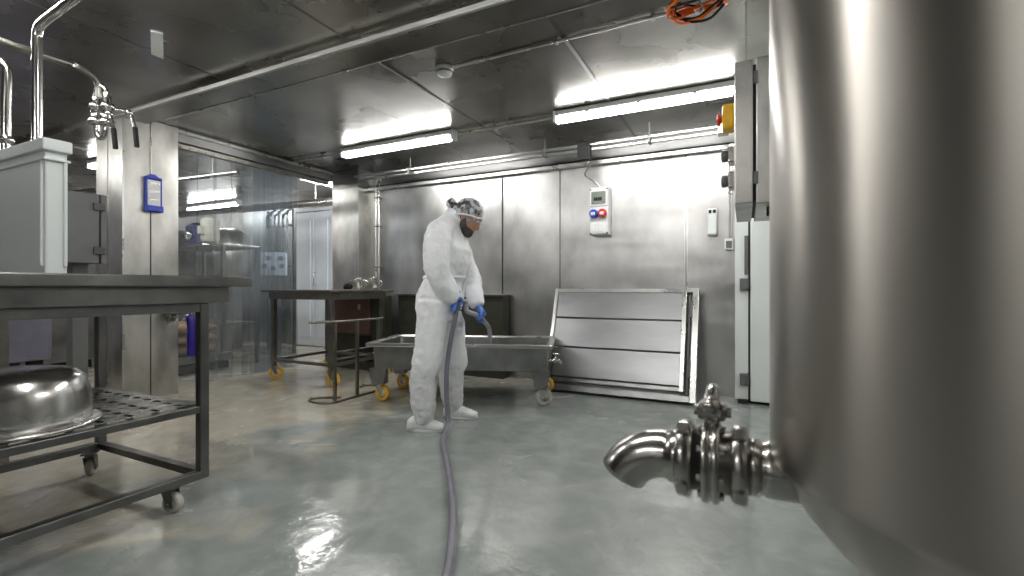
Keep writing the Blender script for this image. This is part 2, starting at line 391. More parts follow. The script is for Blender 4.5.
# rails along the back wall
RY, RZ = 4.28, 2.235
t = thing('cable_rail', 'long pair of bright metal rails below the ceiling along back wall', 'rail', (-4.1, RY, RZ))
for dy, dz in ((0,0),(-.05,.03)):
    obj('rail', B((-4.1,RY,RZ)).box(-4.15,-.16,RY+dy-.014,RY+dy+.014,RZ+dz-.012,RZ+dz+.012,.004), 'trim', t)
for px in (412, 546, 650):
    l=(px-512)/475; x = RY*(l*.898-.4404)/(l*.4404+.898)
    obj('bracket', B((-4.1,RY,RZ)).box(x-.012,x+.012,RY-.07,RY+.03,RZ-.022,RZ+.05,.003).box(x-.008,x+.008,RY-.03,RY-.02,RZ+.04,ZC,.002), 'greybox', t)
obj('end_piece', B((-4.1,RY,RZ)).box(-.2,-.12,RY-.08,RY+.03,RZ-.03,RZ+.06,.006), 'trim', t)
l=(586-512)/475; bx = RY*(l*.898-.4404)/(l*.4404+.898)
t = thing('junction_box', 'small black junction box hanging on the rails above socket box', 'junction box', (bx, RY-.04, RZ-.03))
obj('body', B().box(-.055,.055,-.04,.04,-.075,.06,.008), 'black', t)
obj('lid', B().box(-.058,.058,-.048,-.038,-.078,.063,.004), 'black', t)
obj('gland', B().cyl((.02,0,-.055),(.02,0,-.08),.012), 'greybox', t)

def wallpt(px, py, Y=YB):
    l=(px-512)/475; d = Y/(l*.4404+.898); return Vector((d*(l*.898-.4404), Y, .95+(288-py)/475*d))
# wall socket box
p = wallpt(602, 236, YB); p2 = wallpt(602,189)
H = p2.z-p.z
t = thing('socket_box', 'tall white wall socket box with blue and red sockets', 'socket box', (p.x, YB-.001, p.z))
W = .092
obj('housing', B().box(-W,W,-.10,0,0,H,.012), 'white', t)
obj('upper_cover', B().box(-W+.004,W-.004,-.118,-.09,H*.60,H*.98,.006), 'white', t)
obj('window_flap', B().box(-W+.02,W-.025,-.125,-.115,H*.64,H*.90,.006), 'screen', t, label='grey transparent flap over the breakers')
for k in range(4): obj('breaker', B().box(-.045+k*.02,-.028+k*.02,-.131,-.12,H*.71,H*.78,.002), 'black', t)
obj('lower_cover', B().box(-W+.004,W-.004,-.115,-.09,H*.02,H*.58,.006), 'white', t)
for sx, mt in ((-.045,'blue'),(.04,'red')):
    so = obj('socket', B().lathe([(.043,-.112),(.043,-.145),(.038,-.158),(0,-.158)], (sx,0,H*.44), (0,1,0), 10, False), mt, t, label=mt+' round socket')
    obj('socket_lid', B().box(sx-.02,sx+.02,-.170,-.150,H*.44-.018,H*.44+.012,.005), 'white', so)
for sx in (-.045,.03): obj('socket', B().box(sx-.03,sx+.03,-.122,-.11,H*.06,H*.24,.004), 'white', t, label='white square socket')
for a in (-W+.012, W-.012):
    for z in (H*.03, H*.95): obj('screw', B().cyl((a,-.112,z),(a,-.124,z),.007,n=10), 'black', t)
p3 = wallpt(586,157,RY)
pts = [(bx+.02, RY-.04, RZ-.10), (bx+.03,RY-.02,2.08), wallpt(585,175,YB-.08), wallpt(594,181,YB-.06), Vector((p.x, YB-.05, p2.z+.004))]
tag(obj('wavy_cable', B().tube(pts, .008, 8, sub=6), 'trim'), 'pale wavy cable between junction box and socket box', 'cable')
# long small box, outlet and conduit
p = wallpt(712.5, 236); q = wallpt(712.5, 209)
t = thing('wall_handset', 'slim white device with two black buttons on the back wall', 'wall device', (p.x, YB-.001, p.z))
obj('body', B().box(-.042,.042,-.05,0,0,q.z-p.z,.012), 'white', t)
obj('cover', B().box(-.034,.034,-.058,-.045,.012,(q.z-p.z)*.75,.008), 'whitepaint', t)
for a in (-.018,.018): obj('button', B().box(a-.011,a+.011,-.06,-.045,(q.z-p.z)*.82,(q.z-p.z)*.94,.003), 'black', t)
p = wallpt(729, 250); q = wallpt(729, 239)
t = thing('small_outlet', 'small grey outlet box below thin conduit near white door', 'outlet', (p.x, YB-.001, p.z))
obj('box', B().box(-.035,.035,-.045,0,0,q.z-p.z,.006), 'white', t)
obj('cover', B().box(-.024,.024,-.05,-.04,.015,q.z-p.z-.02,.003), 'greybox', t)
tag(obj('thin_conduit', B().tube([(p.x,YB-.02,q.z),(p.x,YB-.02,2.14)], .008, 10).tube([(p.x+.02,YB-.02,q.z),(p.x+.02,YB-.02,2.14)], .006, 10), 'trim'), 'thin vertical conduit above the small grey outlet', 'conduit')
# corner pipes
t = thing('corner_pipes', 'pair of thin vertical pipes in the far left corner', 'pipe', (-4.08,YB-.05,.93))
for dx in (0,.05):
    obj('pipe', B((0,0,.93)).tube([(dx,0,.93),(dx,0,2.2),(dx,.03,2.3)], .012, 10), 'trim', t)
for z in (1.2,1.7,2.05): obj('clamp', B((0,0,.93)).box(-.02,.07,-.014,.03,z,z+.015,.003), 'greybox', t)

# ---------------------------------------------------------------- blue holder on the column
t = thing('chart_holder', 'blue plastic holder with white card hung on the column', 'holder', (XC+.012, 2.26, 1.62))
def cz(px, py):  # a point on the column face X = XC
    l=(px-512)/475; d = XC/(l*.898-.4404); return d*(l*.4404+.898), .95+(288-py)/475*d
y0, z0 = cz(144, 211); y1, z1 = cz(160, 177); t.location = (XC+.005, (y0+y1)/2, z0)
hw = (y1-y0)/2; hh = z1-z0
obj('back_plate', B().prism([(-hw,0),(hw,0),(hw,hh*.92),(hw*.3,hh*1.03),(-hw*.3,hh*1.03),(-hw,hh*.92)], 0, .008, 'x'), 'blue', t)
obj('tray', B().box(0,.055,-hw,hw,0,.05,.005), 'blue', t)
obj('side_rail', B().box(.004,.03,-hw,-hw+.01,.03,hh*.92,.003).box(.004,.03,hw-.01,hw,.03,hh*.92,.003).box(.004,.03,-hw,hw,hh*.9,hh*.95,.003), 'blue', t)
obj('card', B().box(.008,.028,-hw+.012,hw-.012,.05,hh*.86,.003), 'white', t, label='white card')
for k in range(3): obj('card_line', B().box(.028,.031,-hw+.02,hw-.02,.1+k*.07,.108+k*.07,0), 'trim', t)
tag(obj('rust_streak', B().tube([(XC+.006,2.304,z0+hh*1.02),(XC+.006,2.304,2.36)], .004, 6), 'trim'), 'thin cord running up from the blue holder', 'cord')

# ---------------------------------------------------------------- casters
def caster(t, x, y, ztop, r, tyre='tyre', hub='hub', yaw=0, wd=.032, steelm='chrome', label=None):
    c, s_ = math.cos(yaw), math.sin(yaw)
    def tf(b_):
        b_.v = [Vector((x + p.x*c - p.y*s_, y + p.x*s_ + p.y*c, p.z)) for p in b_.v]; return b_
    off = r*.35
    b_ = B().box(-.035,.035,-.03,.03,ztop-.008,ztop,.002).cyl((0,0,ztop-.025),(0,0,ztop-.006),.022)
    for sy in (-1,1):
        yy = sy*(wd/2+.006)
        b_.prism([(-.024,ztop-.02),(.024,ztop-.02),(off+.014,r-.012),(off-.014,r-.012)], yy-.002, yy+.002, 'y')
    b_.box(-.026,.026,-wd/2-.008,wd/2+.008,ztop-.024,ztop-.02,.001)
    ca = obj('caster', tf(b_), steelm, t, label=label)
    w_ = B().lathe([(r*.55,-wd/2),(r*.9,-wd/2),(r,-wd/2+.006),(r,wd/2-.006),(r*.9,wd/2),(r*.55,wd/2)], (off,0,r), (0,1,0), 28)
    obj('tyre', tf(w_), tyre, ca)
    h_ = B().lathe([(.0,-wd/2-.001),(r*.2,-wd/2-.004),(r*.25,-wd/2+.002),(r*.58,-wd/2+.003),(r*.58,wd/2-.003),(r*.25,wd/2-.002),(r*.2,wd/2+.004),(0,wd/2+.001)], (off,0,r), (0,1,0), 24)
    obj('wheel_hub', tf(h_), hub, ca)
    obj('axle', tf(B().cyl((off,-wd/2-.012,r),(off,wd/2+.012,r),.006,n=10)), 'chrome', ca)
    return ca

# ---------------------------------------------------------------- near table (runs towards the camera on the left)
t = thing('work_table', 'large near stainless table with perforated lower shelf on casters', 'table', (-2.65, .2, 0))
O = (-2.65, .2, 0)
X0, X1, Y0, Y1 = -3.04, -2.13, -1.2, 1.30
obj('table_top', B(O).box(X0-.05, X1+.07, Y0-.08, Y1+.155, .955, 1.0, .005), 'table', t)
obj('apron', B(O).box(X1-.01, X1+.03, Y0, Y1+.07, .885, .955, .003).box(X0-.02, X1+.03, Y1+.04, Y1+.07, .885, .955, .003).box(X0-.03,X0,Y0,Y1+.07,.885,.955,.003).box(X0,X1,Y0-.03,Y0,.885,.955,.003), 'table', t)
for x in (X0, X1-.04):
    for y in (Y0, .02, Y1-.04):
        obj('leg', B(O).box(x, x+.04, y, y+.04, .115, .885, .004), 'table', t)
rl = B(O)
for x in (X0, X1-.04): rl.box(x+.001, x+.039, Y0+.04, Y1-.04, .865-.02, .885, .003)
for y in (Y0, Y1-.04): rl.box(X0+.04, X1-.04, y+.001, y+.039, .845, .885, .003)
obj('top_rail', rl, 'table', t)
sr = B(O)
for x in (X0, X1-.04): sr.box(x+.001, x+.039, Y0+.04, Y1-.04, .405, .435, .003)
for y in (Y0, Y1-.04): sr.box(X0+.04, X1-.04, y+.001, y+.039, .405, .435, .003)
obj('shelf_rail', sr, 'table', t)
br = B(O)
for x in (X0, X1-.04): br.box(x, x+.04, Y0, Y1, .115, .15, .003)
for y in (Y0, .02, Y1-.04): br.box(X0+.04, X1-.04, y, y+.04, .117, .149, .003)
obj('bottom_rail', br, 'table', t)
# perforated shelf
sh = B(O); cw = .1; nx = 10; ny = 26; sx0 = X0+.038; sy0 = Y0+.02
dx = (X1-.038-sx0)/nx; dy = (Y1-.038+.0-sy0)/ny; zt = .44
for i in range(nx):
    for j in range(ny):
        cx, cy = sx0+(i+.5)*dx, sy0+(j+.5)*dy
        outer = []; inner = []
        for k in range(8):
            a = 2*PI*k/8
            ox, oy = [(1,0),(1,1),(0,1),(-1,1),(-1,0),(-1,-1),(0,-1),(1,-1)][k]
            outer.append((cx+ox*dx/2, cy+oy*dy/2, zt)); inner.append((cx+.028*math.cos(a), cy+.013*math.sin(a), zt))
        low = [(x_,y_,zt-.012) for x_,y_,_ in inner]
        vs = outer+inner+low
        sh.add(vs, [[k,(k+1)%8,8+(k+1)%8,8+k] for k in range(8)] + [[8+k,8+(k+1)%8,16+(k+1)%8,16+k] for k in range(8)])
obj('shelf', sh, 'shelf', t, label='perforated lower shelf')
for x, y, yw in ((X1-.06, Y1-.13, .3), (X0+.06, Y1-.08, 2.4), (X1-.06, Y0+.1, 1), (X0+.12, Y0+.1, 2)):
    c = caster(t, x-O[0], y-O[1], .118, .043, 'nylon', 'nylon', yw, .03, 'table')
# small clamp fitting under the far corner of that table
q = flp(166, 317, .84)

# inverted bowl on the shelf
t = thing('steel_bowl', 'big shiny upturned steel bowl on perforated lower table shelf', 'bowl', (-2.40, .755, .441))
obj('bowl', B().lathe([(.0,.212),(.12,.210),(.170,.200),(.200,.17),(.214,.12),(.218,.05),(.219,.012),(.211,.012),(.210,.05),(.205,.12),(.192,.163),(.165,.190),(.12,.200),(0,.202)], n=64), 'bowl', t)
obj('rim', B().lathe([(.216,.014),(.245,.012),(.25,.004),(.245,0),(.216,.002),(.216,.014)], n=64), 'bowl', t)

# white crate on the table top
CX0, CX1, CY0, CY1 = -2.95, -2.29, .80, .880
t = thing('white_crate', 'tall milky white plastic crate standing on the near table', 'crate', ((CX0+CX1)/2,(CY0+CY1)/2,1.0))
O2 = ((CX0+CX1)/2,(CY0+CY1)/2,1.0)
bd = B(O2); th=.012
bd.box(CX0+.01,CX1-.01,CY0+.008,CY0+.008+th,1.0,1.49,.004).box(CX0+.01,CX1-.01,CY1-.008-th,CY1-.008,1.0,1.49,.004)
bd.box(CX0+.01,CX0+.01+th,CY0+.01,CY1-.01,1.0,1.49,.004).box(CX1-.01-th,CX1-.01,CY0+.01,CY1-.01,1.0,1.49,.004)
bd.box(CX0+.01,CX1-.01,CY0+.01,CY1-.01,1.0,1.012,.003)
obj('body', bd, 'crate', t)
rb = B(O2)
for z, h, e in ((1.455,.045,.004),(1.42,.010,.0)):
    rb.box(CX0-e+.008,CX1+e-.008,CY0-e,CY0+.012,z,z+h,.005).box(CX0-e+.008,CX1+e-.008,CY1-.012,CY1+e,z,z+h,.005)
    rb.box(CX0-e,CX0+.014,CY0-e,CY1+e,z,z+h,.005).box(CX1-.014,CX1+e,CY0-e,CY1+e,z,z+h,.005)
obj('rim', rb, 'crate', t)
for x in (CX0+.05, CX1-.035):
    obj('rib', B(O2).box(x,x+.012,CY0-.001,CY0+.012,1.03,1.42,.004), 'crate', t)
for y in (CY1-.022,):
    obj('rib', B(O2).box(CX1-.012,CX1+.001,y,y+.012,1.03,1.42,.004), 'crate', t)
lid = B(O2); 
for k in range(7):
    x = CX0+.04+k*.085
    lid.box(x, x+.07, CY0+.03, CY1-.03, 1.44, 1.475+.008*(k%3), .01)
obj('contents', lid, 'white', t, label='white plastic blocks packed in the crate')

# ---------------------------------------------------------------- vessel with pipes behind the crate
V = (-3.75, .95, 0)
t = thing('process_vessel', 'steel vessel on square posts behind the near table', 'vessel', V)
obj('body', B().lathe([(0,.72),(.2,.74),(.3,.80),(.32,.88),(.32,1.42),(.30,1.46),(.2,1.50),(0,1.52)], (0,-.25,0), n=48), 'tub', t)
for x, y in ((.12,.12),(-.2,-.5),(.28,-.38),(-.2,.02)):
    obj('leg', B().box(x-.045,x+.045,y-.045,y+.045,0,.95,.005), 'tabledark', t)
obj('drain', B().tube([(.12,-.2,.75),(.14,-.15,.6),(.2,-.1,.45),(.22,-.05,.3)], .02, sub=4), 'ochre', t, label='brown drain hose')
p1 = V
def raypt(px, py, d):
    l=(px-512)/475; return Vector((d*(l*.898-.4404), d*(l*.4404+.898), .95+(288-py)/475*d))
t = thing('bent_pipe', 'thick polished pipe rising behind the crate and bending right', 'pipe', raypt(37,150,2.2))
o0 = raypt(37,150,2.2)
obj('pipe', B(o0).tube([raypt(37,175,2.2), raypt(37,60,2.2), raypt(37.5,33,2.2), raypt(43,22,2.18), raypt(60,9,2.1), raypt(90,-14,2.0), raypt(140,-50,1.9)], .0195, 20, sub=6), 'chrome', t)
obj('clamp', B(o0).lathe([(.02,-.02),(.03,-.018),(.03,.018),(.02,.02)], raypt(37,160,2.2)), 'chrome', t)
o0 = raypt(8,150,2.4)
t = thing('short_bent_pipe', 'polished pipe with elbow at the left picture edge', 'pipe', o0)
obj('pipe', B(o0).tube([raypt(5,190,2.4), raypt(6,110,2.4), raypt(7,75,2.4), raypt(4,65,2.4), raypt(-6,57,2.4), raypt(-25,45,2.3)], .02, 20, sub=6), 'chrome', t)
obj('clamp', B(o0).lathe([(.02,-.02),(.032,-.018),(.032,.018),(.02,.02)], raypt(5.5,140,2.4)), 'chrome', t)
# ceiling pipe with the two lever valves
t = thing('valve_cluster', 'chrome valve cluster with two black levers hanging from pipe', 'valve', (-3.17,1.34,1.9))
obj('supply_pipe', B((-3.17,1.34,1.9)).tube([(-3.17,-1.2,2.12),(-3.17,1.0,2.12),(-3.17,1.22,2.12),(-3.17,1.30,2.10),(-3.17,1.335,2.06),(-3.17,1.34,1.99)], .018, 16, sub=3), 'tabledark', t)
vb = B()
vb.lathe([(.018,.10),(.018,.06),(.034,.058),(.034,.035),(.024,.033),(.024,-.02),(.036,-.022),(.036,-.05),(.02,-.052)], (-.035,0,0), n=20)
vb.lathe([(.018,.12),(.018,.06),(.03,.058),(.03,.03),(.024,.028),(.024,-.03),(.034,-.032),(.034,-.06),(.018,-.062)], (.035,.02,0), n=20)
vb.tube([(-.035,0,.08),(-.03,.0,.13),(.0,.0,.15),(.0,0,.17)], .016, 14, sub=4).tube([(.035,.02,.1),(.03,.01,.14),(0,0,.16)], .014, 14, sub=4)
vb.tube([(-.035,0,-.05),(-.033,0,-.10),(-.01,.01,-.125),(.02,.015,-.10),(.03,.02,-.05)], .014, 14, sub=5)
obj('valve_body', vb, 'chrome', t)
for (x, y, z), e in (((.055,.02,.0),(.075,.03,-.08)), ((.075,.1,.03),(.10,.12,-.05))):
    lv = obj('lever_neck', B().tube([(.03,.03,.03),(x,y,z),e], .009, 10, sub=4).ball((x,y,z),.018,n=8), 'chrome', t)
    obj('lever_grip', B().tube([e, (e[0]+.012, e[1]+.004, e[2]-.11)], .0125, 12), 'black', lv)

# small control cabinet seen between crate and column
cc = raypt(71, 226, 3.7)
t = thing('control_cabinet', 'grey control cabinet with hinged door left of the column', 'cabinet', (-4.55, 1.835, 1.14), (0,0,PI/2))
hw = .124; hh = .54
obj('body', B().box(-hw,hw,0,.18,0,hh,.006), 'greybox', t)
obj('door', B().box(-hw-.02,hw*.60,-.03,0,.0,hh,.006), 'greybox', t)
obj('side_panel', B().box(hw*.68,hw,-.03,0,0,hh,.004), 'greybox', t)
for z in (.10,.44):
    obj('hinge', B().box(hw*.25,hw*.85,-.05,-.03,z-.03,z+.03,.006), 'hinge', t)
obj('door_gap_shade', B().box(hw*.58,hw*.70,-.02,.0,0,hh,0), 'black', t)  # solid black strip paints the dark of the door gap
obj('post', B().box(-.05,.05,.08,.18,-1.14,0,.004), 'greybox', t)
obj('foot_plate', B().box(-.12,.12,.0,.26,-1.14,-1.13,.002), 'greybox', t)

# ---------------------------------------------------------------- strip curtain
t = thing('strip_curtain', 'clear plastic strip curtain hanging in the wide opening', 'curtain', (XC-.09, 3.4, 0))
obj('hanging_rail', B((XC-.09,3.4,0)).box(XC-.12,XC-.06,2.54,4.32,2.235,2.28,.004), 'tabledark', t)
for k in range(24):
    y = 2.58+k*.075
    obj('rail_pin', B((XC-.09,3.4,0)).cyl((XC-.062,y,2.25),(XC-.05,y,2.25),.006,n=8), 'chrome', t)
def strip(yc, w_, x, z0=.04, amp=.02, ph=0):
    b_ = B((XC-.09,3.4,0)); n=10; m_=18; front=[]; 
    def P3(i,k,off):
        u = i/n-.5; zz = 2.25-(2.25-z0)*k/m_
        bow = amp*math.cos(u*PI)*(.4+.6*k/m_) + .012*math.sin(k*.7+ph)*(k/m_) + off
        return (x+bow, yc+u*w_+.01*math.sin(k*.4+ph)*(k/m_), zz)
    vs = [P3(i,k,0) for k in range(m_+1) for i in range(n+1)] + [P3(i,k,.002) for k in range(m_+1) for i in range(n+1)]
    q = (n+1)*(m_+1); fs=[]
    for k in range(m_):
        for i in range(n):
            a = k*(n+1)+i; fs += [[a,a+1,a+n+2,a+n+1],[q+a,q+a+n+1,q+a+n+2,q+a+1]]
    return b_.add(vs, fs, True)
ys = [2.66,2.83,3.00,3.17,3.30,3.36,3.42,3.47,3.53,3.58,3.63,3.70,3.78]
for k, y in enumerate(ys):
    obj('strip', strip(y, .19, XC-.10+.018*(k%2), .04, .02*(1 if k%3 else -1), k*1.3), 'pvc', t)

# ---------------------------------------------------------------- side room behind the curtain
t = thing('white_double_door', 'tall white double door behind the strip curtain', 'door', (-6.33, YS-.08, 0))
obj('frame', B().box(-.47,-.42,-.02,.07,0,2.25,.004).box(.42,.47,-.02,.07,0,2.25,.004).box(-.42,.42,-.02,.07,2.2,2.25,.004), 'doorwhite', t)
for a, b2_ in ((-.41,.02),(.04,.41)):
    lf = obj('leaf', B().box(a,b2_,0,.04,.01,2.19,.006), 'doorwhite', t)
    obj('leaf_panel', B().box(a+.06,b2_-.06,-.012,.0,.15,2.05,.006), 'doorwhite', lf)
obj('handle', B().tube([(.08,-.0,1.0),(.08,-.05,1.0),(.08,-.05,1.2),(.08,0,1.2)], .009, 10), 'chrome', t)
t = thing('horizontal_tank', 'large horizontal steel tank in the side room', 'tank', (-7.6, 4.55, 0))
obj('shell', B().lathe([(0,-.75),(.2,-.73),(.36,-.66),(.42,-.55),(.42,.55),(.36,.66),(.2,.73),(0,.75)], (0,0,1.45), (1,.25,0), 48), 'column', t)
for x in (-.45,.45): obj('saddle', B().box(x-.04,x+.04,-.3,.3,0,1.15,.01), 'tub', t)
obj('manhole', B().lathe([(0,.5),(.16,.5),(.18,.48),(.18,.40)], (0,0,1.45), n=32), 'chrome', t)
# pump shelf
sp_ = raypt(213, 247, 6.1)
t = thing('wall_shelf', 'steel stand with flat shelf holding the cream pump motor', 'shelf', (sp_.x, sp_.y, 0))
zt = sp_.z
obj('shelf_board', B().box(-.6,.6,-.25,.25,zt-.03,zt,.004), 'trim', t)
for x in (-.55,.55):
    for y in (-.22,.22): obj('leg', B().box(x-.02,x+.02,y-.02,y+.02,0,zt-.03,.003), 'tub', t)
obj('lower_board', B().box(-.55,.55,-.22,.22,.5,.53,.004), 'tub', t)
t = thing('pump_motor', 'cream coloured upright motor on the side room shelf', 'motor', (sp_.x+.02, sp_.y-.05, zt))
obj('housing', B().lathe([(.0,.37),(.06,.365),(.10,.34),(.105,.30),(.105,.10),(.09,.06),(.0,.06)], n=28), 'cream', t)
obj('base', B().lathe([(.0,.0),(.13,0),(.13,.03),(.07,.045),(.07,.07),(0,.07)], n=28), 'chrome', t)
obj('terminal_box', B().box(-.04,.04,-.14,-.09,.15,.25,.006), 'cream', t)
mm = raypt(198,243,6.3)
t = thing('blue_grey_motor', 'dark blue machine drive beside the cream motor', 'motor', (mm.x, mm.y, zt))
obj('housing', B().box(-.12,.12,-.10,.10,.05,.30,.02), plain('dark_blue_paint',(.05,.05,.14),.4), t)
obj('coupling', B().lathe([(.05,-.16),(.07,-.15),(.07,-.10),(.03,-.10)], (0,0,.16), (0,1,0), 20), 'chrome', t)
obj('foot', B().box(-.14,.14,-.08,.08,0,.05,.006), 'greybox', t)
t = thing('steel_equipment_bench', 'low steel bench with grey cladding in the side room', 'bench', (-6.4,3.45,0))
obj('cladding', B().box(-.7,.5,-.35,.35,.1,.92,.01), 'tub', t)
obj('top', B().box(-.75,.55,-.4,.4,.92,.96,.004), 'trim', t)
for x in (-.6,.4): obj('foot', B().box(x-.05,x+.05,-.3,.3,0,.1,.004), 'black', t)
# sacks on pallet seen through the lower curtain
pp = flp(236, 372, 0)
pp = raypt(222, 365, 6.0); 
t = thing('pallet_of_sacks', 'brown sacks piled on a low dark pallet in the side room', 'pallet', (-6.1, 3.95-.2, 0))
t.location = (-5.75, 3.45-.25, 0)
bpy.data.objects['steel_equipment_bench'].location = (-7.5, 2.6, 0)
obj('pallet', B().box(-.3,.3,-.35,.35,.02,.10,.004), 'black', t)
obj('deck', B().box(-.32,.32,-.37,.37,.12,.2,.004), 'tub', t)
for k in range(3):
    for j in range(2): obj('sack', B().ball(((-.14 if j else .14), 0, .26+k*.12), .3, (.5,1.0,.22), 10), 'ochre', t)
# vertical pipes and socket panel
q = raypt(274, 264, 6.6)
t = thing('side_room_socket_panel', 'white socket panel with five dark sockets behind the curtain', 'socket box', (q.x, q.y, q.z))
obj('panel', B().box(-.17,.17,-.03,.03,-.16,.16,.01,(0,0,.6)), 'doorwhite', t)
for sx, sz in ((-.06,.08),(.10,.08),(-.11,-.03),(.0,-.06),(.11,-.03)):
    obj('socket', B().box(sx-.03,sx+.03,-.05,-.025,sz-.03,sz+.03,.006,(0,0,.6)), 'greybox', t)
obj('post', B().box(-.03,.03,.035,.09,-q.z,.5,.003), 'tub', t)
q2 = raypt(278, 250, 7.0)
t = thing('pipe_rack', 'row of thin polished vertical pipes behind the curtain', 'pipe rack', (q2.x,q2.y,0))
for k in range(6):
    x = -.25+k*.09
    obj('pipe', B().tube([(x,0,1.2),(x,0,1.95+.05*(k%2)),(x+.02,.0,2.02+.05*(k%2)),(x+.1,.02,2.06+.05*(k%2))], .014, 10, sub=3), 'chrome', t)
obj('cross_bar', B().box(-.3,.3,.02,.05,1.25,1.28,.003).box(-.3,.3,.02,.05,1.85,1.88,.003), 'tub', t)
for x in (-.28,.28): obj('post', B().box(x-.02,x+.02,.03,.07,0,2.1,.003), 'tub', t)
# blue jacket cloth and valve seen under the table at the column foot
q = raypt(185, 330, 4.75)
t = thing('blue_spray_gun', 'dark blue spray gun hanging by the column foot under table', 'spray gun', (-4.555, 2.60, .42))
obj('grip', B().tube([(0,0,.28),(.02,0,.22),(.03,0,.08),(.025,0,-.08)], [.02]+[.035]*12, 14, sub=4), plain('indigo_plastic',(.02,.01,.22),.4), t)
obj('nozzle', B().tube([(-.14,0,.23),(-.06,0,.27),(.0,0,.26)], .015, 12, sub=4), 'chrome', t)
obj('trigger', B().tube([(-.03,0,.24),(-.045,0,.12),(-.04,0,-.05)], .006, 8, sub=4), 'chrome', t)
obj('hook', B().tube([(0,0,.28),(.0,0,.34),(-.05,-.02,.35),(-.06,-.09,.35)], .006, 8, sub=3), 'chrome', t)
q = raypt(164, 318, 4.2); q = Vector((XC+.09, 2.44, .69))
t = thing('column_tap', 'round steel tap fitting sticking out of the column', 'tap', q)
obj('flange', B().lathe([(.0,-.03),(.05,-.03),(.05,-.02),(.02,-.015),(.02,.03),(.07,.032),(.075,.045),(.04,.06),(0,.06)], n=24), 'table', t)
obj('pipe', B().tube([(-.09,0,0),(.0,0,0)], .015, 12), 'table', t)

# far left background: machines in the side room, left of the column
t = thing('violet_machine', 'machine housing coloured like violet reflections behind the white crate', 'machine', (-6.6, 1.3, 0))
obj('housing', B().box(-.5,.5,-.9,.9,.25,1.75,.03), 'purple', t)
obj('door', B().box(.5,.53,-.8,.1,.4,1.65,.01), 'purple', t)
obj('upper_duct', B().box(-.3,.2,-.5,.6,1.75,2.1,.02), 'tub', t)
for x in (-.4,.4):
    for y in (-.8,.8): obj('foot', B().box(x-.05,x+.05,y-.05,y+.05,0,.25,.004), 'black', t)
for k, (y, z, r) in enumerate(((-1.6,2.2,.03),(.2,2.25,.04),(3.0,2.2,.03),(4.4,2.12,.05))):
    tag(obj('overhead_pipe', B().cyl((XL+.1,y,z),(-4.9,y+.3,z),r).cyl((-6.9,y+.154,z),(-6.9,y+.154,ZC),.006).cyl((-5.3,y+.27,z),(-5.3,y+.27,ZC),.006), 'trim'), ['thin pipe high in the side room beyond the near table','thick overhead pipe above the violet machine','thin overhead pipe behind the strip curtain','thick overhead pipe above the horizontal tank'][k], 'pipe', 'overhead pipes in the side room')
tag(obj('long_duct', B().box(-8.2,-8.0,-2.8,4.2,1.86,2.02,.01).cyl((-8.1,-1,2.0),(-8.1,-1,ZC),.006).cyl((-8.1,2.3,2.0),(-8.1,2.3,ZC),.006), 'tub'), 'square metal duct under the side room ceiling', 'duct')

# ---------------------------------------------------------------- far table by the curtain
O = (-4.0, 3.7, 0)
t = thing('wheeled_table', 'bare steel table on yellow casters beside the strip curtain', 'table', O)
X0, X1, Y0, Y1 = -4.42, -3.60, 3.32, 4.08
obj('table_top', B(O).box(X0-.06, X1+.10, Y0-.07, Y1+.07, .905, .932, .004), 'tabledark', t)
obj('apron', B(O).box(X0-.01,X1+.05,Y0-.015,Y0+.01,.835,.905,.003).box(X1+.03,X1+.05,Y0-.015,Y1+.01,.835,.905,.003).box(X0-.01,X0+.01,Y0-.015,Y1+.01,.835,.905,.003).box(X0-.01,X1+.05,Y1-.01,Y1+.01,.835,.905,.003), 'tabledark', t)
for x in (X0, X1-.0):
    for y in (Y0, Y1-.05):
        obj('leg', B(O).box(x-.0, x+.045, y, y+.045, .15, .84, .003), 'tabledark', t)
        caster(t, x+.022-O[0], y+.022-O[1], .15, .070, 'tyre', 'hub', {(0,0):.85,(1,0):.15}.get((int(x>X0),int(y>Y0)), .5), .034, 'tabledark', 'yellow caster')
b_ = B(O)
for x in (X0, X1): b_.box(x+.005,x+.04,Y0+.04,Y1-.05,.19,.22,.003)
for y in (Y0, Y1-.05): b_.box(X0+.04,X1,y+.005,y+.04,.19,.22,.003)
obj('bottom_rail', b_, 'tabledark', t)
# things on it
t = thing('scoop', 'bright steel scoop leaning at the right on the far table', 'scoop', (-3.62, 4.0, .934), (0,0,0), 'steel scoops on the far table')
def scoop(t, tilt):
    cs, sn = math.cos(tilt), math.sin(tilt)
    b_ = B().lathe([(0,0),(.045,0),(.055,.10),(.06,.11),(.053,.11),(.043,.01),(0,.01)], (0,0,.012), (-sn,0,cs), 20)
    obj('cup', b_, 'chrome', t)
    obj('handle', B().tube([(.045,0,.03),(.09,0,.05),(.085,0,.09),(.04,0,.10)], .006, 8, sub=3), 'chrome', t)
scoop(t, .35)
t2 = copy_tree(t); t2.location = (-3.80, 3.95, .934); t2.rotation_euler = (0,0,.4); t2['label'] = 'steel scoop lying left of the bright one on the far table'
t = thing('hand_tool', 'small dark tool lying left of the scoops on far table', 'tool', (-3.98, 3.96, .934))
obj('body', B().ball((0,0,.035), .05, (1.2,.7,.7), 10).box(-.05,.03,-.03,.03,0,.04,.01), 'black', t)
obj('grip', B().tube([(-.01,0,.04),(.02,0,.08),(.06,.01,.09)], .014, 10, sub=3), 'ochre', t)
t = thing('steel_rod', 'thin upright steel rod standing on the far table', 'rod', (-4.08, 4.07, .934))
obj('rod', B().cyl((0,0,0),(.0,.0,.20),.006), 'chrome', t); obj('base', B().lathe([(0,0),(.03,0),(.03,.008),(.006,.01)], n=20), 'chrome', t)

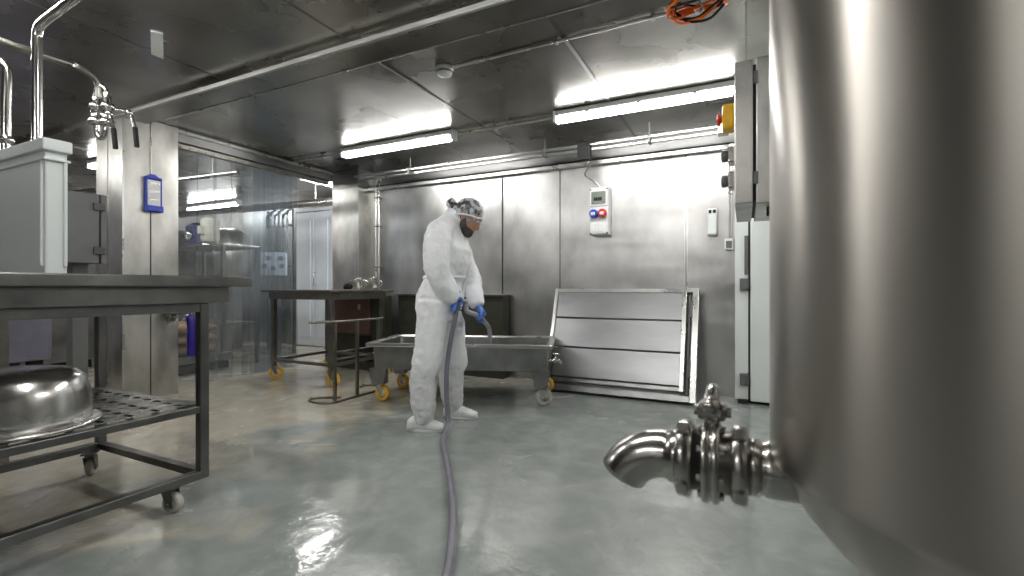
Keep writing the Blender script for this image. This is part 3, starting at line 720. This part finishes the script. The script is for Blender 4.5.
# ---------------------------------------------------------------- bent rod rack
O = (-3.1, 3.1, 0)
t = thing('rod_rack', 'bent steel rod rack standing between far table and tub', 'rack', O)
R_ = .011
obj('base_loop', B(O).tube([(-3.12,3.02,.011),(-3.22,2.97,.011),(-3.30,2.90,.011),(-3.27,2.82,.011),(-3.14,2.80,.011),(-3.04,2.84,.011),(-3.03,3.0,.011),(-3.03,3.42,.011),(-3.06,3.52,.011),(-3.20,3.54,.011),(-3.30,3.50,.011),(-3.28,3.42,.011)], R_, 10, sub=4), 'tabledark', t)
obj('top_loop', B(O).tube([(-3.22,2.98,.66),(-3.31,2.92,.66),(-3.30,2.84,.66),(-3.2,2.81,.66),(-3.07,2.84,.67),(-3.03,3.0,.67),(-3.03,3.42,.67),(-3.06,3.46,.67)], .009, 10, sub=4), 'tabledark', t)
for y in (2.87, 3.12, 3.38): obj('post', B(O).box(-3.045,-3.02,y-.012,y+.012,.012,.67,.002), 'tabledark', t)
obj('middle_bar', B(O).tube([(-3.03,2.87,.36),(-3.03,3.42,.36)], .009, 10).tube([(-3.03,2.87,.42),(-3.03,3.42,.42)], .006, 10), 'tabledark', t)

# ---------------------------------------------------------------- low cabinets along the back wall
t = thing('low_cabinet', 'low dark cabinet with reddish door behind the far table', 'cabinet', (-4.0, 4.20, 0))
obj('carcass', B().box(-.42,.34,-.02,.11,.0,.86,.006), 'darkcab', t)
obj('door', B().box(-.40,.14,-.045,-.02,.42,.82,.006), 'brown', t, label='reddish brown front')
obj('handle', B().box(-.02,.01,-.06,-.04,.70,.76,.004), 'trim', t)
obj('opening', B().box(-.05,.16,-.03,-.015,.10,.40,.002), 'black', t, label='black slab painting the dark of an opening at the bottom')  # black slab on the carcass, stands in for the dark inside an opening
t = thing('wall_counter', 'dark steel counter front along back wall behind the tub', 'counter', (-2.6, 4.42, 0))
obj('front', B().box(-1.04,.34,-.02,.12,.0,.86,.004), 'darkcab', t)
obj('top', B().box(-1.04,.36,-.05,.13,.86,.885,.004), 'tabledark', t)

# ---------------------------------------------------------------- tub on casters
t = thing('wheeled_tub', 'long shallow steel tub on yellow casters in front of the person', 'tub', (-2.80, 2.965, 0), (0,0,math.radians(19.5)))
TL, TW = 1.54, .74; zr, zb = .50, .275
def tubring(ins, z, rr=.03):
    x0,x1,y0,y1 = ins, TL-ins, ins, TW-ins; out=[]
    for cx,cy,a0 in ((x1-rr,y0+rr,-90),(x1-rr,y1-rr,0),(x0+rr,y1-rr,90),(x0+rr,y0+rr,180)):
        for k in range(5):
            a = math.radians(a0+k*22.5); out.append((cx+rr*math.cos(a), cy+rr*math.sin(a), z))
    return out
obj('basin', B().loft([tubring(.085,zb,.04), tubring(.05,zb+.01,.04), tubring(.045,zr-.012), tubring(.055,zr-.012), tubring(.065,zb+.03,.05), tubring(.09,zb+.018,.05)], True, False), 'tub', t)
obj('rim', B().loft([tubring(.045,zr-.03), tubring(.004,zr-.03,.02), tubring(.0,zr-.022,.02), tubring(.0,zr-.006,.02), tubring(.006,zr,.02), tubring(.044,zr-.002), tubring(.056,zr-.012), tubring(.05,zr-.02)], False, False, True), 'trim', t)
for x in (.085, TL-.10):
    for y in (.12, TW-.12):
        lg = obj('leg', B().prism([(x-.075,zb+.01),(x+.075,zb+.01),(x+.05,.15),(x-.05,.15)], y-.06, y-.055, 'y').box(x-.055,x+.055,y-.06,y+.05,.148,.155,.001).box(x-.052,x-.047,y-.058,y+.045,.155,zb+.01,0).box(x+.047,x+.052,y-.058,y+.045,.155,zb+.01,0), 'tub', t)
        far = x > 1
        caster(t, x, y, .15, .068, 'nylon' if (far and y<.4) else 'tyre', 'nylon' if (far and y<.4) else 'hub', (-.3 if not far else .1), .034, 'trim', 'worn white caster' if (far and y<.4) else 'yellow caster')
tp = obj('drain_tap', B().tube([(TL-.05,.10,.37),(TL+.05,.10,.37)], .012, 12).lathe([(0,0),(.022,0),(.022,.02),(0,.02)], (TL-.0,.10,.37), (1,0,0)).tube([(TL+.04,.10,.37),(TL+.055,.10,.36),(TL+.055,.10,.34)], .011), 'chrome', t)
obj('tap_lever', B().tube([(TL+.02,.10,.38),(TL+.02,.10,.42),(TL+.02,.10,.425)], .007, 8).box(TL-.005,TL+.045,.09,.11,.415,.425,.003), 'chrome', tp)
tag(obj('tub_water', B().box(.02,1.35,.02,.55,0,.03,0), 'water'), 'shallow wash water in the bottom of the steel tub', 'water')
wt = bpy.data.objects['tub_water']; wt.location = Vector((-2.80,2.965,zb+.02)) + Matrix.Rotation(math.radians(19.5),3,'Z') @ Vector((.08,.085,0)); wt.rotation_euler = (0,0,math.radians(19.5))

# ---------------------------------------------------------------- panels leaning on the back wall
tl = math.atan2(.31, .90)
t = thing('leaning_tray_rack', 'large ribbed steel panel leaning against the back wall', 'panel', (-1.665, 4.10, .01), (PI/2-tl,0,0))
PW, PH = 1.31, .97   # local x across, y up the slope, z towards the room
for k in range(3):
    y0 = .13+k*.28; y1 = y0+.265
    obj('sheet', B().box(.035,PW-.13,y0,y1,.03,.042,.002), 'panelsteel', t)
    if k < 2: obj('painted_gap_shade', B().box(.035,PW-.13,y1+.004,y0+.283,.012,.034,.0), 'gap', t)  # dark strip paints the shade between two sheets
obj('side_channel', B().box(.0,.035,.10,PH,-.0,.055,.003), 'trim', t)
obj('side_channel', B().box(PW-.13,PW-.095,.08,PH,0,.06,.003), 'trim', t)
obj('outer_frame', B().box(PW-.05,PW,.0,PH+.01,-.03,.04,.003).box(PW-.10,PW,PH-.03,PH+.01,-.03,.04,.003), 'trim', t)
obj('rod', B().cyl((PW-.072,.06,.02),(PW-.072,PH-.05,.02),.011).cyl((PW-.055,.2,.03),(PW-.055,.36,.03),.014).cyl((PW-.055,.72,.03),(PW-.055,.86,.03),.014), 'greybox', t)
obj('top_channel', B().box(0,PW-.095,PH-.035,PH,-.0,.05,.003), 'trim', t)
obj('bottom_channel', B().box(0,PW-.05,0,.05,-.03,.05,.003).box(0,PW-.09,.055,.06,-.0,.02,.001).box(0,PW-.09,.085,.12,.0,.03,.003), 'tub', t)
obj('back_sheet', B().box(.02,PW-.09,.05,PH-.02,-.02,.0,.002), 'greybox', t)

# ---------------------------------------------------------------- white cabinet at the right end of the wall
t = thing('white_cabinet', 'tall white cold room door with dark hinges by the tank', 'cabinet', (-.075, 4.36, 0))
obj('side_frame', B().box(0,.10,0,.18,.03,2.05,.004), 'whitepaint', t)
obj('plinth', B().box(.02,.95,.03,.18,0,.03,.002), 'black', t)
obj('door', B().box(.115,.95,-.03,.16,.025,2.03,.008), 'whitepaint', t)
obj('seal', B().box(.098,.118,-.0,.15,.03,2.03,.002), 'gap', t)
for z in (.20, .98):
    obj('hinge', B().box(.035,.10,-.035,0,z-.05,z+.05,.006).cyl((.09,-.03,z-.035),(.09,-.03,z+.035),.016), 'greybox', t)
obj('latch_bar', B().box(.07,.098,-.02,.0,1.06,1.38,.003), 'greybox', t)
obj('foot', B().box(.02,.10,-.03,.02,0,.035,.004), 'black', t)

# ---------------------------------------------------------------- hanging electric cabinet
O = (.0, 3.0, 1.374)
t = thing('electric_cabinet', 'steel control cabinet seen edge on in front of white door', 'cabinet', O)
obj('door', B(O).box(-.048,.036,2.65,3.40,1.374,2.09,.006), 'column', t)
obj('seal', B(O).box(.034,.052,2.68,3.36,1.39,2.075,.003), 'gap', t)
obj('body', B(O).box(.049,.42,2.66,3.38,1.37,2.10,.006), 'column', t)
for z in (1.5, 2.0): obj('hinge', B(O).cyl((.048,2.66,z-.03),(.048,2.66,z+.03),.012), 'greybox', t)
for x, z in ((-.03,2.05),(.02,2.06),(-.005,1.97),(-.03,1.90)):
    obj('screw', B(O).cyl((x,2.65,z),(x,2.645,z),.004,n=10), 'trim', t)
for k in range(3): obj('gland', B(O).cyl((.12+k*.09,2.8,1.37),(.12+k*.09,2.8,1.325),.02), 'black', t)
sw = obj('switch_box', B(O).box(-.115,-.048,2.86,2.97,1.825,1.965,.014), 'yellow', t, label='yellow emergency switch box')
obj('switch_button', B(O).lathe([(.02,0),(.02,.008),(.034,.012),(.034,.022),(.02,.028),(0,.03)], (-.115,2.915,1.895), (-1,0,0)), 'red', sw)
for z in (1.685, 1.545):
    kn = obj('latch', B(O).box(-.085,-.046,2.86,2.95,z-.05,z+.045,.01), 'chrome', t)
    obj('latch_knob', B(O).lathe([(.03,0),(.034,.01),(.034,.03),(.02,.035),(0,.035)], (-.085,2.905,z), (-1,0,0), 20), 'greybox', kn)

# ---------------------------------------------------------------- steel tank on the right
TR = .37; TCx, TCy = .037+TR, .90; ZR = .69
t = thing('steel_tank', 'huge brushed steel tank filling the right side up close', 'tank', (TCx, TCy, 0))
obj('shell', B().lathe([(TR-.010,ZR-.022),(TR-.006,ZR-.020),(TR-.001,ZR-.006),(TR,ZR+.006),(TR,.9),(TR,1.3),(TR,1.85),(TR-.05,1.92),(TR*.6,1.98),(.12,2.02),(.12,2.06),(0,2.06)], n=128), 'tank', t)
obj('bottom_dish', B().lathe([(TR-.008,ZR-.018),(TR-.022,ZR-.045),(TR-.045,ZR-.085),(TR-.085,ZR-.13),(TR-.15,ZR-.165),(TR*.3,ZR-.19),(0,ZR-.20)], n=96), 'tank', t)
for a in (20, 140, 260):
    x, y = (TR-.1)*math.cos(math.radians(a)), (TR-.1)*math.sin(math.radians(a))
    if a == 140: x, y = .12, .26
    lg = obj('leg', B().cyl((x,y,.02),(x,y,ZR-.14),.022), 'chrome', t)
    obj('foot', B().lathe([(0,0),(.045,0),(.045,.012),(.022,.03)], (x,y,0)), 'chrome', lg)
# outlet valve
oz = .648; ox = .079
O = (ox, TCy, oz)
ZT = -.010
t = thing('outlet_valve', 'shiny outlet valve with clamp nuts and elbow on tank', 'valve', (ox-.12, TCy, oz))
OV = (ox-.12, TCy, oz)
C = (ox, TCy, oz); AX = (-1,0,0)
PR = .043
obj('neck', B(OV).lathe([(.046,-.07),(.046,.040),(.046,.046),(PR+.001,.050),(PR,.052),(PR,.055),(PR+.004,.056),(PR+.004,.075),(PR,.076)], C, AX, 48), 'valve', t)
def nut(x0, x1, r, nslot=4):
    b_ = B(OV).lathe([(PR,x0),(r-.006,x0),(r,x0+.004),(r,x1-.004),(r-.006,x1),(PR,x1)], C, AX, 48)
    for k in range(nslot):
        a = 2*PI*k/nslot+.5
        c_ = Vector(C)+Vector((-(x0+x1)/2, (r+.001)*math.cos(a), (r+.001)*math.sin(a)))
        b_.box(c_.x-(x1-x0)/2+.003, c_.x+(x1-x0)/2-.003, c_.y-.012, c_.y+.012, c_.z-.006, c_.z+.006, .003, (a+PI/2,0,0), c_)
    return b_
obj('union_nut', nut(.074,.100,.066), 'valve', t)
obj('valve_body', B(OV).lathe([(PR,.10),(.053,.101),(.053,.116),(.069,.118),(.071,.121),(.071,.128),(.067,.130),(.067,.133),(.071,.135),(.071,.142),(.069,.145),(.053,.147),(.053,.162),(PR,.163)], C, AX, 48), 'valve', t)
for k in range(8):
    a = 2*PI*k/8+.2; c_ = Vector(C)+Vector((-.131, .058*math.cos(a), .058*math.sin(a)))
    obj('bolt', B(OV).cyl(c_+Vector((-.021,0,0)), c_+Vector((.021,0,0)), .006, n=6), 'valve', t)
obj('union_nut', nut(.162,.188,.066), 'valve', t)
el = B(OV).lathe([(PR+.004,.186),(PR+.004,.200),(PR,.202),(PR,.212)], C, AX, 48)
rings = []; rb_ = .085; n=48
c0 = Vector(C)+Vector((-.210,0,0))
for i in range(15):
    a = math.radians(62*i/14); cc_ = c0+Vector((-rb_*math.sin(a), 0, -rb_*(1-math.cos(a))))
    u = Vector((0,1,0)); v = Vector((-math.sin(a)*1,0,math.cos(a)))
    v = Vector((-math.sin(a)*-1*-1,0,math.cos(a)))
    rings.append([cc_+(u*math.cos(2*PI*k/n)+v*math.sin(2*PI*k/n))*PR for k in range(n)])
inner = [[cc+(p-cc)*.93 for p in r] for r in rings for cc in [sum(r, Vector())/n]]
el.loft(rings+inner[::-1], False)
obj('elbow', el, 'valve', t)
hs = obj('handle_stem', B(OV).cyl((C[0]-.131,TCy,oz+.06),(C[0]-.131,TCy,oz+.08),.013), 'valve', t)
hz = oz+.072
obj('handle_block', B(OV).box(C[0]-.155,C[0]-.107,TCy-.018,TCy+.025,hz,hz+.03,.008).cyl((C[0]-.16,TCy+.0,hz+.015),(C[0]-.10,TCy,hz+.015),.009), 'valve', t)
obj('lever', B(OV).tube([(C[0]-.131,TCy-.03,hz+.030),(C[0]-.131,TCy,hz+.045),(C[0]-.131,TCy+.03,hz+.046),(C[0]-.131,TCy+.055,hz+.04)], [.011,.013,.013,.012,.012,.012,.012,.012,.012,.012,.012,.012,.011], 14, sub=4).ball((C[0]-.131,TCy-.03,hz+.030),.014,n=8), 'valve', t)

# ---------------------------------------------------------------- the person
PO = Vector((-1.875, 2.76, 0)); PA = math.radians(20)
RZ_ = Matrix.Rotation(PA, 3, 'Z')
def L2W(p): return PO + RZ_ @ Vector(p)
t = thing('person', 'person in white coverall, hairnet and blue gloves hosing the tub', 'person', PO, (0,0,PA))
def ell(c, rx, ry, tilt=0, n=20, pw=1.0):
    c = Vector(c); R = Matrix.Rotation(tilt, 3, 'Y'); out = []
    for k in range(n):
        a = 2*PI*k/n; out.append(c + R @ Vector((rx*math.cos(a), ry*math.sin(a), 0)))
    return out
def limb(b_, pts, rs, n=16, sub=5):
    P_ = smoothpath([Vector(p) for p in pts], sub); R_ = smoothpath([Vector((r,0,0)) for r in rs], sub)
    return b_.tube(P_, [r.x for r in R_], n)
def remesh(o, vox, smooth=4, disp=None):
    m = o.modifiers.new('remesh', 'REMESH'); m.mode = 'VOXEL'; m.voxel_size = vox; m.use_smooth_shade = True
    if smooth:
        s_ = o.modifiers.new('smooth', 'SMOOTH'); s_.iterations = smooth; s_.factor = .5
    for (st, sc, typ) in (disp or []):
        tx = bpy.data.textures.new('folds', 'CLOUDS' if typ == 'c' else 'MARBLE'); tx.noise_scale = sc
        if typ != 'c': tx.turbulence = 8; tx.noise_depth = 1
        else: tx.noise_depth = 3
        d = o.modifiers.new('folds', 'DISPLACE'); d.texture = tx; d.strength = st; d.mid_level = .5; d.texture_coords = 'LOCAL'
# skin body: head, neck, torso core, arms, legs as one surface
HC = Vector((.172, -.005, 1.448)); HT = math.radians(38)
Rh = Matrix.Rotation(HT, 3, 'Y')
def hp(x, y, z): return HC + Rh @ Vector((x, y, z))
b_ = B()
b_.ball(hp(-.012,0,.015), .095, (1.02,.80,.98), 16, (0,HT,0)).ball(hp(.022,0,-.045), .072, (.98,.80,1.15), 16, (0,HT,0))
b_.ball(hp(.05,0,-.085), .040, (1,1.0,.8), 12, (0,HT,0))
b_.tube([hp(.082,0,.0), hp(.100,0,-.022), hp(.104,0,-.034), hp(.088,0,-.044)], [.008,.011,.014,.012], 10)
b_.ball(hp(.088,.0,-.062), .016, (.6,1.5,.45), 8, (0,HT,0))
for s_ in (-1,1):
    b_.ball(hp(-.005,s_*.076,-.025), .028, (.55,.25,1.1), 8, (0,HT,0))
    b_.ball(hp(.075,s_*.032,.012), .02, (.6,1.3,.5), 8, (0,HT,0))
limb(b_, [(.04,0,1.34),(.085,0,1.40),(.13,0,1.44)], [.062,.055,.06])
b_.loft([ell((-.03,0,.85),.10,.14), ell((-.02,0,1.0),.09,.125), ell((.0,0,1.2),.10,.15), ell((.02,0,1.32),.08,.14), ell((.04,0,1.37),.05,.07)])
for s_ in (-1,1):
    fx = -.09 if s_ < 0 else .05
    limb(b_, [(-.03,s_*.085,.88),((-.03+fx)/2-.01,s_*.125,.5),(fx-.03,s_*.14,.10)], [.075,.045,.032])
    b_.ball((fx+.03,s_*.155,.045), .03, (2.2,.8,.8), 10)
limb(b_, [(.02,-.15,1.32),(.02,-.225,1.07),(.10,-.135,.865)], [.05,.042,.027])
limb(b_, [(.02,.15,1.32),(.13,.20,1.06),(.225,.055,.80)], [.05,.042,.027])
bo = obj('body', b_, 'skin', t); remesh(bo, .007, 3)
for s_ in (-1,1):
    e_ = obj('eye', B().ball(hp(.081,s_*.032,.004), .011, n=8), 'eye', t)
    obj('iris', B().ball(hp(.089,s_*.032,.001), .005, n=6), 'black', e_)
    obj('eyebrow', B().tube([hp(.083,s_*.018,.023), hp(.085,s_*.034,.028), hp(.072,s_*.052,.024)], .004, 6, sub=3), 'hair', t)
b_ = B().ball(hp(.030,0,-.080), .060, (1.1,.95,.82), 14, (0,HT,0)).ball(hp(.062,0,-.10), .04, (1,1.0,.8), 12, (0,HT,0))
for s_ in (-1,1): b_.tube([hp(.0,s_*.068,-.02), hp(.01,s_*.068,-.055), hp(.03,s_*.058,-.085)], [.012,.02,.025], 8)
o = obj('beard', b_, 'beard', t); remesh(o, .006, 3)
b_ = B().ball(hp(-.018,0,.026), .095, (1.03,.84,.98), 16, (0,HT,0)).ball(hp(-.045,0,-.02), .072, (.9,.95,1.0), 12, (0,HT,0))
b_.ball(hp(-.150,0,-.005), .034, (1,1,1), 10)
b_.ball(hp(-.12,0,-.005), .022, (1.2,1,1), 8)
o = obj('hair', b_, 'hair', t); remesh(o, .007, 2)
b_ = B().ball(hp(-.015,0,.026), .101, (1.05,.88,1.0), 18, (0,HT,0)).ball(hp(-.050,0,-.02), .080, (.9,.97,1.0), 12, (0,HT,0)).ball(hp(-.152,0,-.005), .039, (1,1,1), 10).ball(hp(-.12,0,-.005), .026, (1.2,1,1), 8)
o = obj('hairnet', b_, 'net', t); remesh(o, .008, 3, [(.006,.02,'c')])
obj('hairnet_band', B().tube([hp(.090,0,.040), hp(.066,.060,.022), hp(.01,.088,.0), hp(-.06,.078,-.045), hp(-.10,.0,-.075), hp(-.06,-.078,-.045), hp(.01,-.088,.0), hp(.066,-.060,.022)], .006, 8, close=True, sub=5), 'suit', t)

# coverall
b_ = B()
b_.loft([ell((-.040,0,.72),.14,.17), ell((-.04,0,.80),.158,.20), ell((-.035,0,.90),.160,.215), ell((-.015,0,.99),.143,.195), ell((.018,0,1.05),.140,.185), ell((.030,0,1.12),.148,.20), ell((.028,0,1.22),.150,.215,.1), ell((.018,0,1.31),.135,.215,.2), ell((.028,0,1.38),.105,.165,.35), ell((.055,0,1.425),.075,.095,.5), ell((.075,0,1.45),.066,.075,.55)], True)
limb(b_, [(-.045,-.115,.86),(-.065,-.125,.62),(-.088,-.14,.42),(-.096,-.15,.36)], [.116,.106,.096,.083], 20)
limb(b_, [(-.030,.10,.86),(.015,.125,.62),(.035,.145,.42),(.025,.15,.36)], [.118,.100,.088,.075], 20)
limb(b_, [(.020,-.155,1.345),(.008,-.215,1.25),(.012,-.245,1.08),(.05,-.20,.965),(.088,-.145,.885),(.098,-.132,.868)], [.085,.088,.082,.075,.062,.036], 18)
limb(b_, [(.030,.155,1.345),(.065,.215,1.22),(.135,.205,1.04),(.175,.13,.93),(.210,.075,.84),(.222,.062,.815)], [.085,.084,.076,.068,.055,.034], 18)
# waist elastic pinch, collar, front flap
cv = obj('coverall', b_, 'suit', t); remesh(cv, .010, 6, [(.040,.16,'c'),(.012,.05,'c')])
obj('collar', B().loft([ell((.062,0,1.425),.080,.090,.5), ell((.088,0,1.462),.074,.080,.5), ell((.098,0,1.475),.070,.074,.5), ell((.094,0,1.472),.060,.066,.5), ell((.06,0,1.43),.066,.078,.5)], False), 'suit', t)
obj('zip_flap', B().tube([(.125,0,1.395),(.152,0,1.30),(.168,0,1.2),(.168,0,1.08),(.133,0,.97),(.116,0,.86)], .012, 8, sub=4), 'suit', t)
obj('waist_elastic', B().loft([ell((-.002,0,1.012),.146,.194), ell((.002,0,1.018),.150,.198), ell((.004,0,1.028),.150,.196), ell((.006,0,1.034),.146,.192)], False), 'suit', t)
# boot covers and shoes
for s_, fx, px_, yy in ((-1,-.088,-.095,-.16),(1,.075,.025,.165)):
    yk = -.15 if s_ < 0 else .15
    b_ = B()
    limb(b_, [(px_,yk,.455),(px_-.012,yk*1.0,.40),(px_-.014,yk*1.02,.28),(px_-.008,yk*1.03,.17),(px_+.0,yy,.10),(px_+.01,yy,.055)], [.070,.086,.088,.080,.066,.052], 18)
    bc = obj('boot_cover', b_, 'boot', t); remesh(bc, .008, 3, [(.022,.05,'c'),(.012,.02,'c')])
    obj('boot_elastic', B().tube([(px_+.078*math.cos(a),yk+.082*math.sin(a),.452+.006*math.sin(3*a)) for a in [2*PI*k/16 for k in range(16)]], .007, 8, close=True, sub=2), 'suit', t)
    b_ = B()
    fc = fx
    prof = [(-.125,.028,.040,.035),(-.10,.038,.050,.048),(-.05,.036,.060,.058),(0,.042,.052,.050),(.05,.047,.040,.040),(.09,.045,.033,.033),(.125,.030,.026,.026)]
    rings = []
    for (dx_, wy, hz_, cz_) in prof:
        rings.append([Vector((fc+dx_, yy+wy*math.cos(a), max(.010, cz_*.9 + hz_*math.sin(a)))) for a in [2*PI*k/20 for k in range(20)]])
    b_.loft(rings)
    sh_ = obj('shoe', b_, 'boot', t); remesh(sh_, .006, 4, [(.006,.02,'c')])
    rings = []
    for z_, k_ in ((.0,.95),(.004,1.0),(.016,1.0),(.018,.96)):
        rings.append([Vector((fc+ .132*k_*math.cos(a)*(1), yy+ (.040+.010*math.cos(a))*k_*math.sin(a), z_)) for a in [2*PI*k/28 for k in range(28)]])
    obj('sole', B().loft(rings), 'white', sh_)
    for q in range(4):
        xx = fc+.0+q*.022; zz = .098-q*.009
        obj('lace', B().tube([(xx,yy-.028,zz-.010),(xx+.004,yy,zz),(xx,yy+.028,zz-.010)], .0035, 6, sub=3), 'white', sh_)

# gloved hands closed around the hose
def hand(center, axis, palm_dir, wrist, name, side):
    """center = hose centre inside the grip; axis = along the hose towards the little finger; palm_dir = from hose to the palm"""
    c = Vector(center); a = Vector(axis).normalized(); pd = Vector(palm_dir); pd = (pd - a*pd.dot(a)).normalized(); q = a.cross(pd)*side
    hr = .017
    b_ = B()
    # palm: flattened block between the knuckles and the wrist
    wv = Vector(wrist); pc_ = c + pd*(hr+.016)
    for k in range(4):
        o_ = a*(-.030+.020*k); b_.ball(pc_+o_, .0165, n=8)
        limb(b_, [pc_+o_+q*.012, pc_+o_*.8-q*.012+pd*.004, wv+a*(-.012+.008*k)], [.0135,.0145,.016], 10, 3)
    lens = [4.0, 4.5, 4.2, 3.3]
    for k in range(4):
        o_ = a*(-.031+.0205*k); pts=[]; rs=[]
        for j in range(6):
            ang = .45 + lens[k]*j/5*.95
            rad = hr+.0085
            pts.append(c+o_ + (pd*math.cos(ang)+q*math.sin(ang))*rad + (q*.006 if j==1 else Vector())); rs.append(.0092-.0005*j)
        b_.tube([pts[0]+pd*.004]+pts[1:], rs, 10)
        b_.ball(pts[-1], .0070, n=6); b_.ball(pts[1], .0102, n=6)
    th = [wv*.45+pc_*.55 - a*.012, pc_-a*.040-q*.010, c-a*.050+(pd*.3-q*1.0)*(hr+.006), c-a*.040+(pd*-.7-q*.75)*(hr+.009)]
    limb(b_, th, [.016,.013,.011,.009], 10, 3); b_.ball(th[-1], .009, n=6)
    limb(b_, [pc_+pd*.002, wv, wv+(wv-pc_).normalized()*.05], [.024,.028,.033], 14, 4)
    o = obj(name, b_, 'glove', t); remesh(o, .0035, 2)
    return o
h1 = Vector((.118, -.125, .835)); h2 = Vector((.245, .030, .745))
hand(h1, (-.10,.02,-1), (-.5,-.75,.45), (.103,-.134,.885), 'gloved_hand', 1)
hand(h2, (.20,.85,-.45), (.1,-.2,.95), (.222,.066,.822), 'gloved_hand', -1)

# ---------------------------------------------------------------- hose
H1 = L2W(h1); H2 = L2W(h2)
tubR = Matrix.Rotation(math.radians(19.5), 3, 'Z')
pts = [H2 + RZ_ @ Vector((-.075,-.095,.050)), H2 + RZ_ @ Vector((-.025,-.045,.022)), H2, H2 + RZ_ @ Vector((.015,.08,-.035)), H2+RZ_ @ Vector((.012,.30,-.095)), H2+RZ_ @ Vector((-.008,.49,-.175)), H2+RZ_ @ Vector((-.032,.62,-.29)), H2+RZ_ @ Vector((-.045,.68,-.42))]
t = thing('water_hose', 'grey rubber hose from the floor to the gloved hands', 'hose', (-1.66, 2.5, 0))
OH = (-1.66, 2.5, 0)
main = [H1+RZ_ @ Vector((.045,.055,.020)), H1+RZ_ @ Vector((.012,.016,.026)), H1, H1+RZ_ @ Vector((-.012,.002,-.07)), L2W((.075,-.12,.62)), L2W((.045,-.125,.40)), L2W((.05,-.14,.20)), L2W((.065,-.16,.06)), Vector((-1.715,2.53,.019)), Vector((-1.66,2.42,.017)), Vector((-1.37,2.05,.017)), Vector((-1.10,1.68,.017)), Vector((-.905,1.36,.017)), Vector((-.75,1.05,.017)), Vector((-.5,.6,.017)), Vector((-.3,-.3,.017)), Vector((-.9,-1.6,.017))]
obj('hose', B(OH).tube(main, .0165, 16, sub=6), 'hose', t)
obj('stripe', B(OH).tube([p + Vector((.0155,.004,.004)) for p in main[3:]], .0022, 6, sub=6), 'hoseclear', t)
obj('hose_end', B(OH).tube([main[1],main[0]]+pts, .0165, 16, sub=6), 'hoseclear', t, label='paler hose end running into the tub')
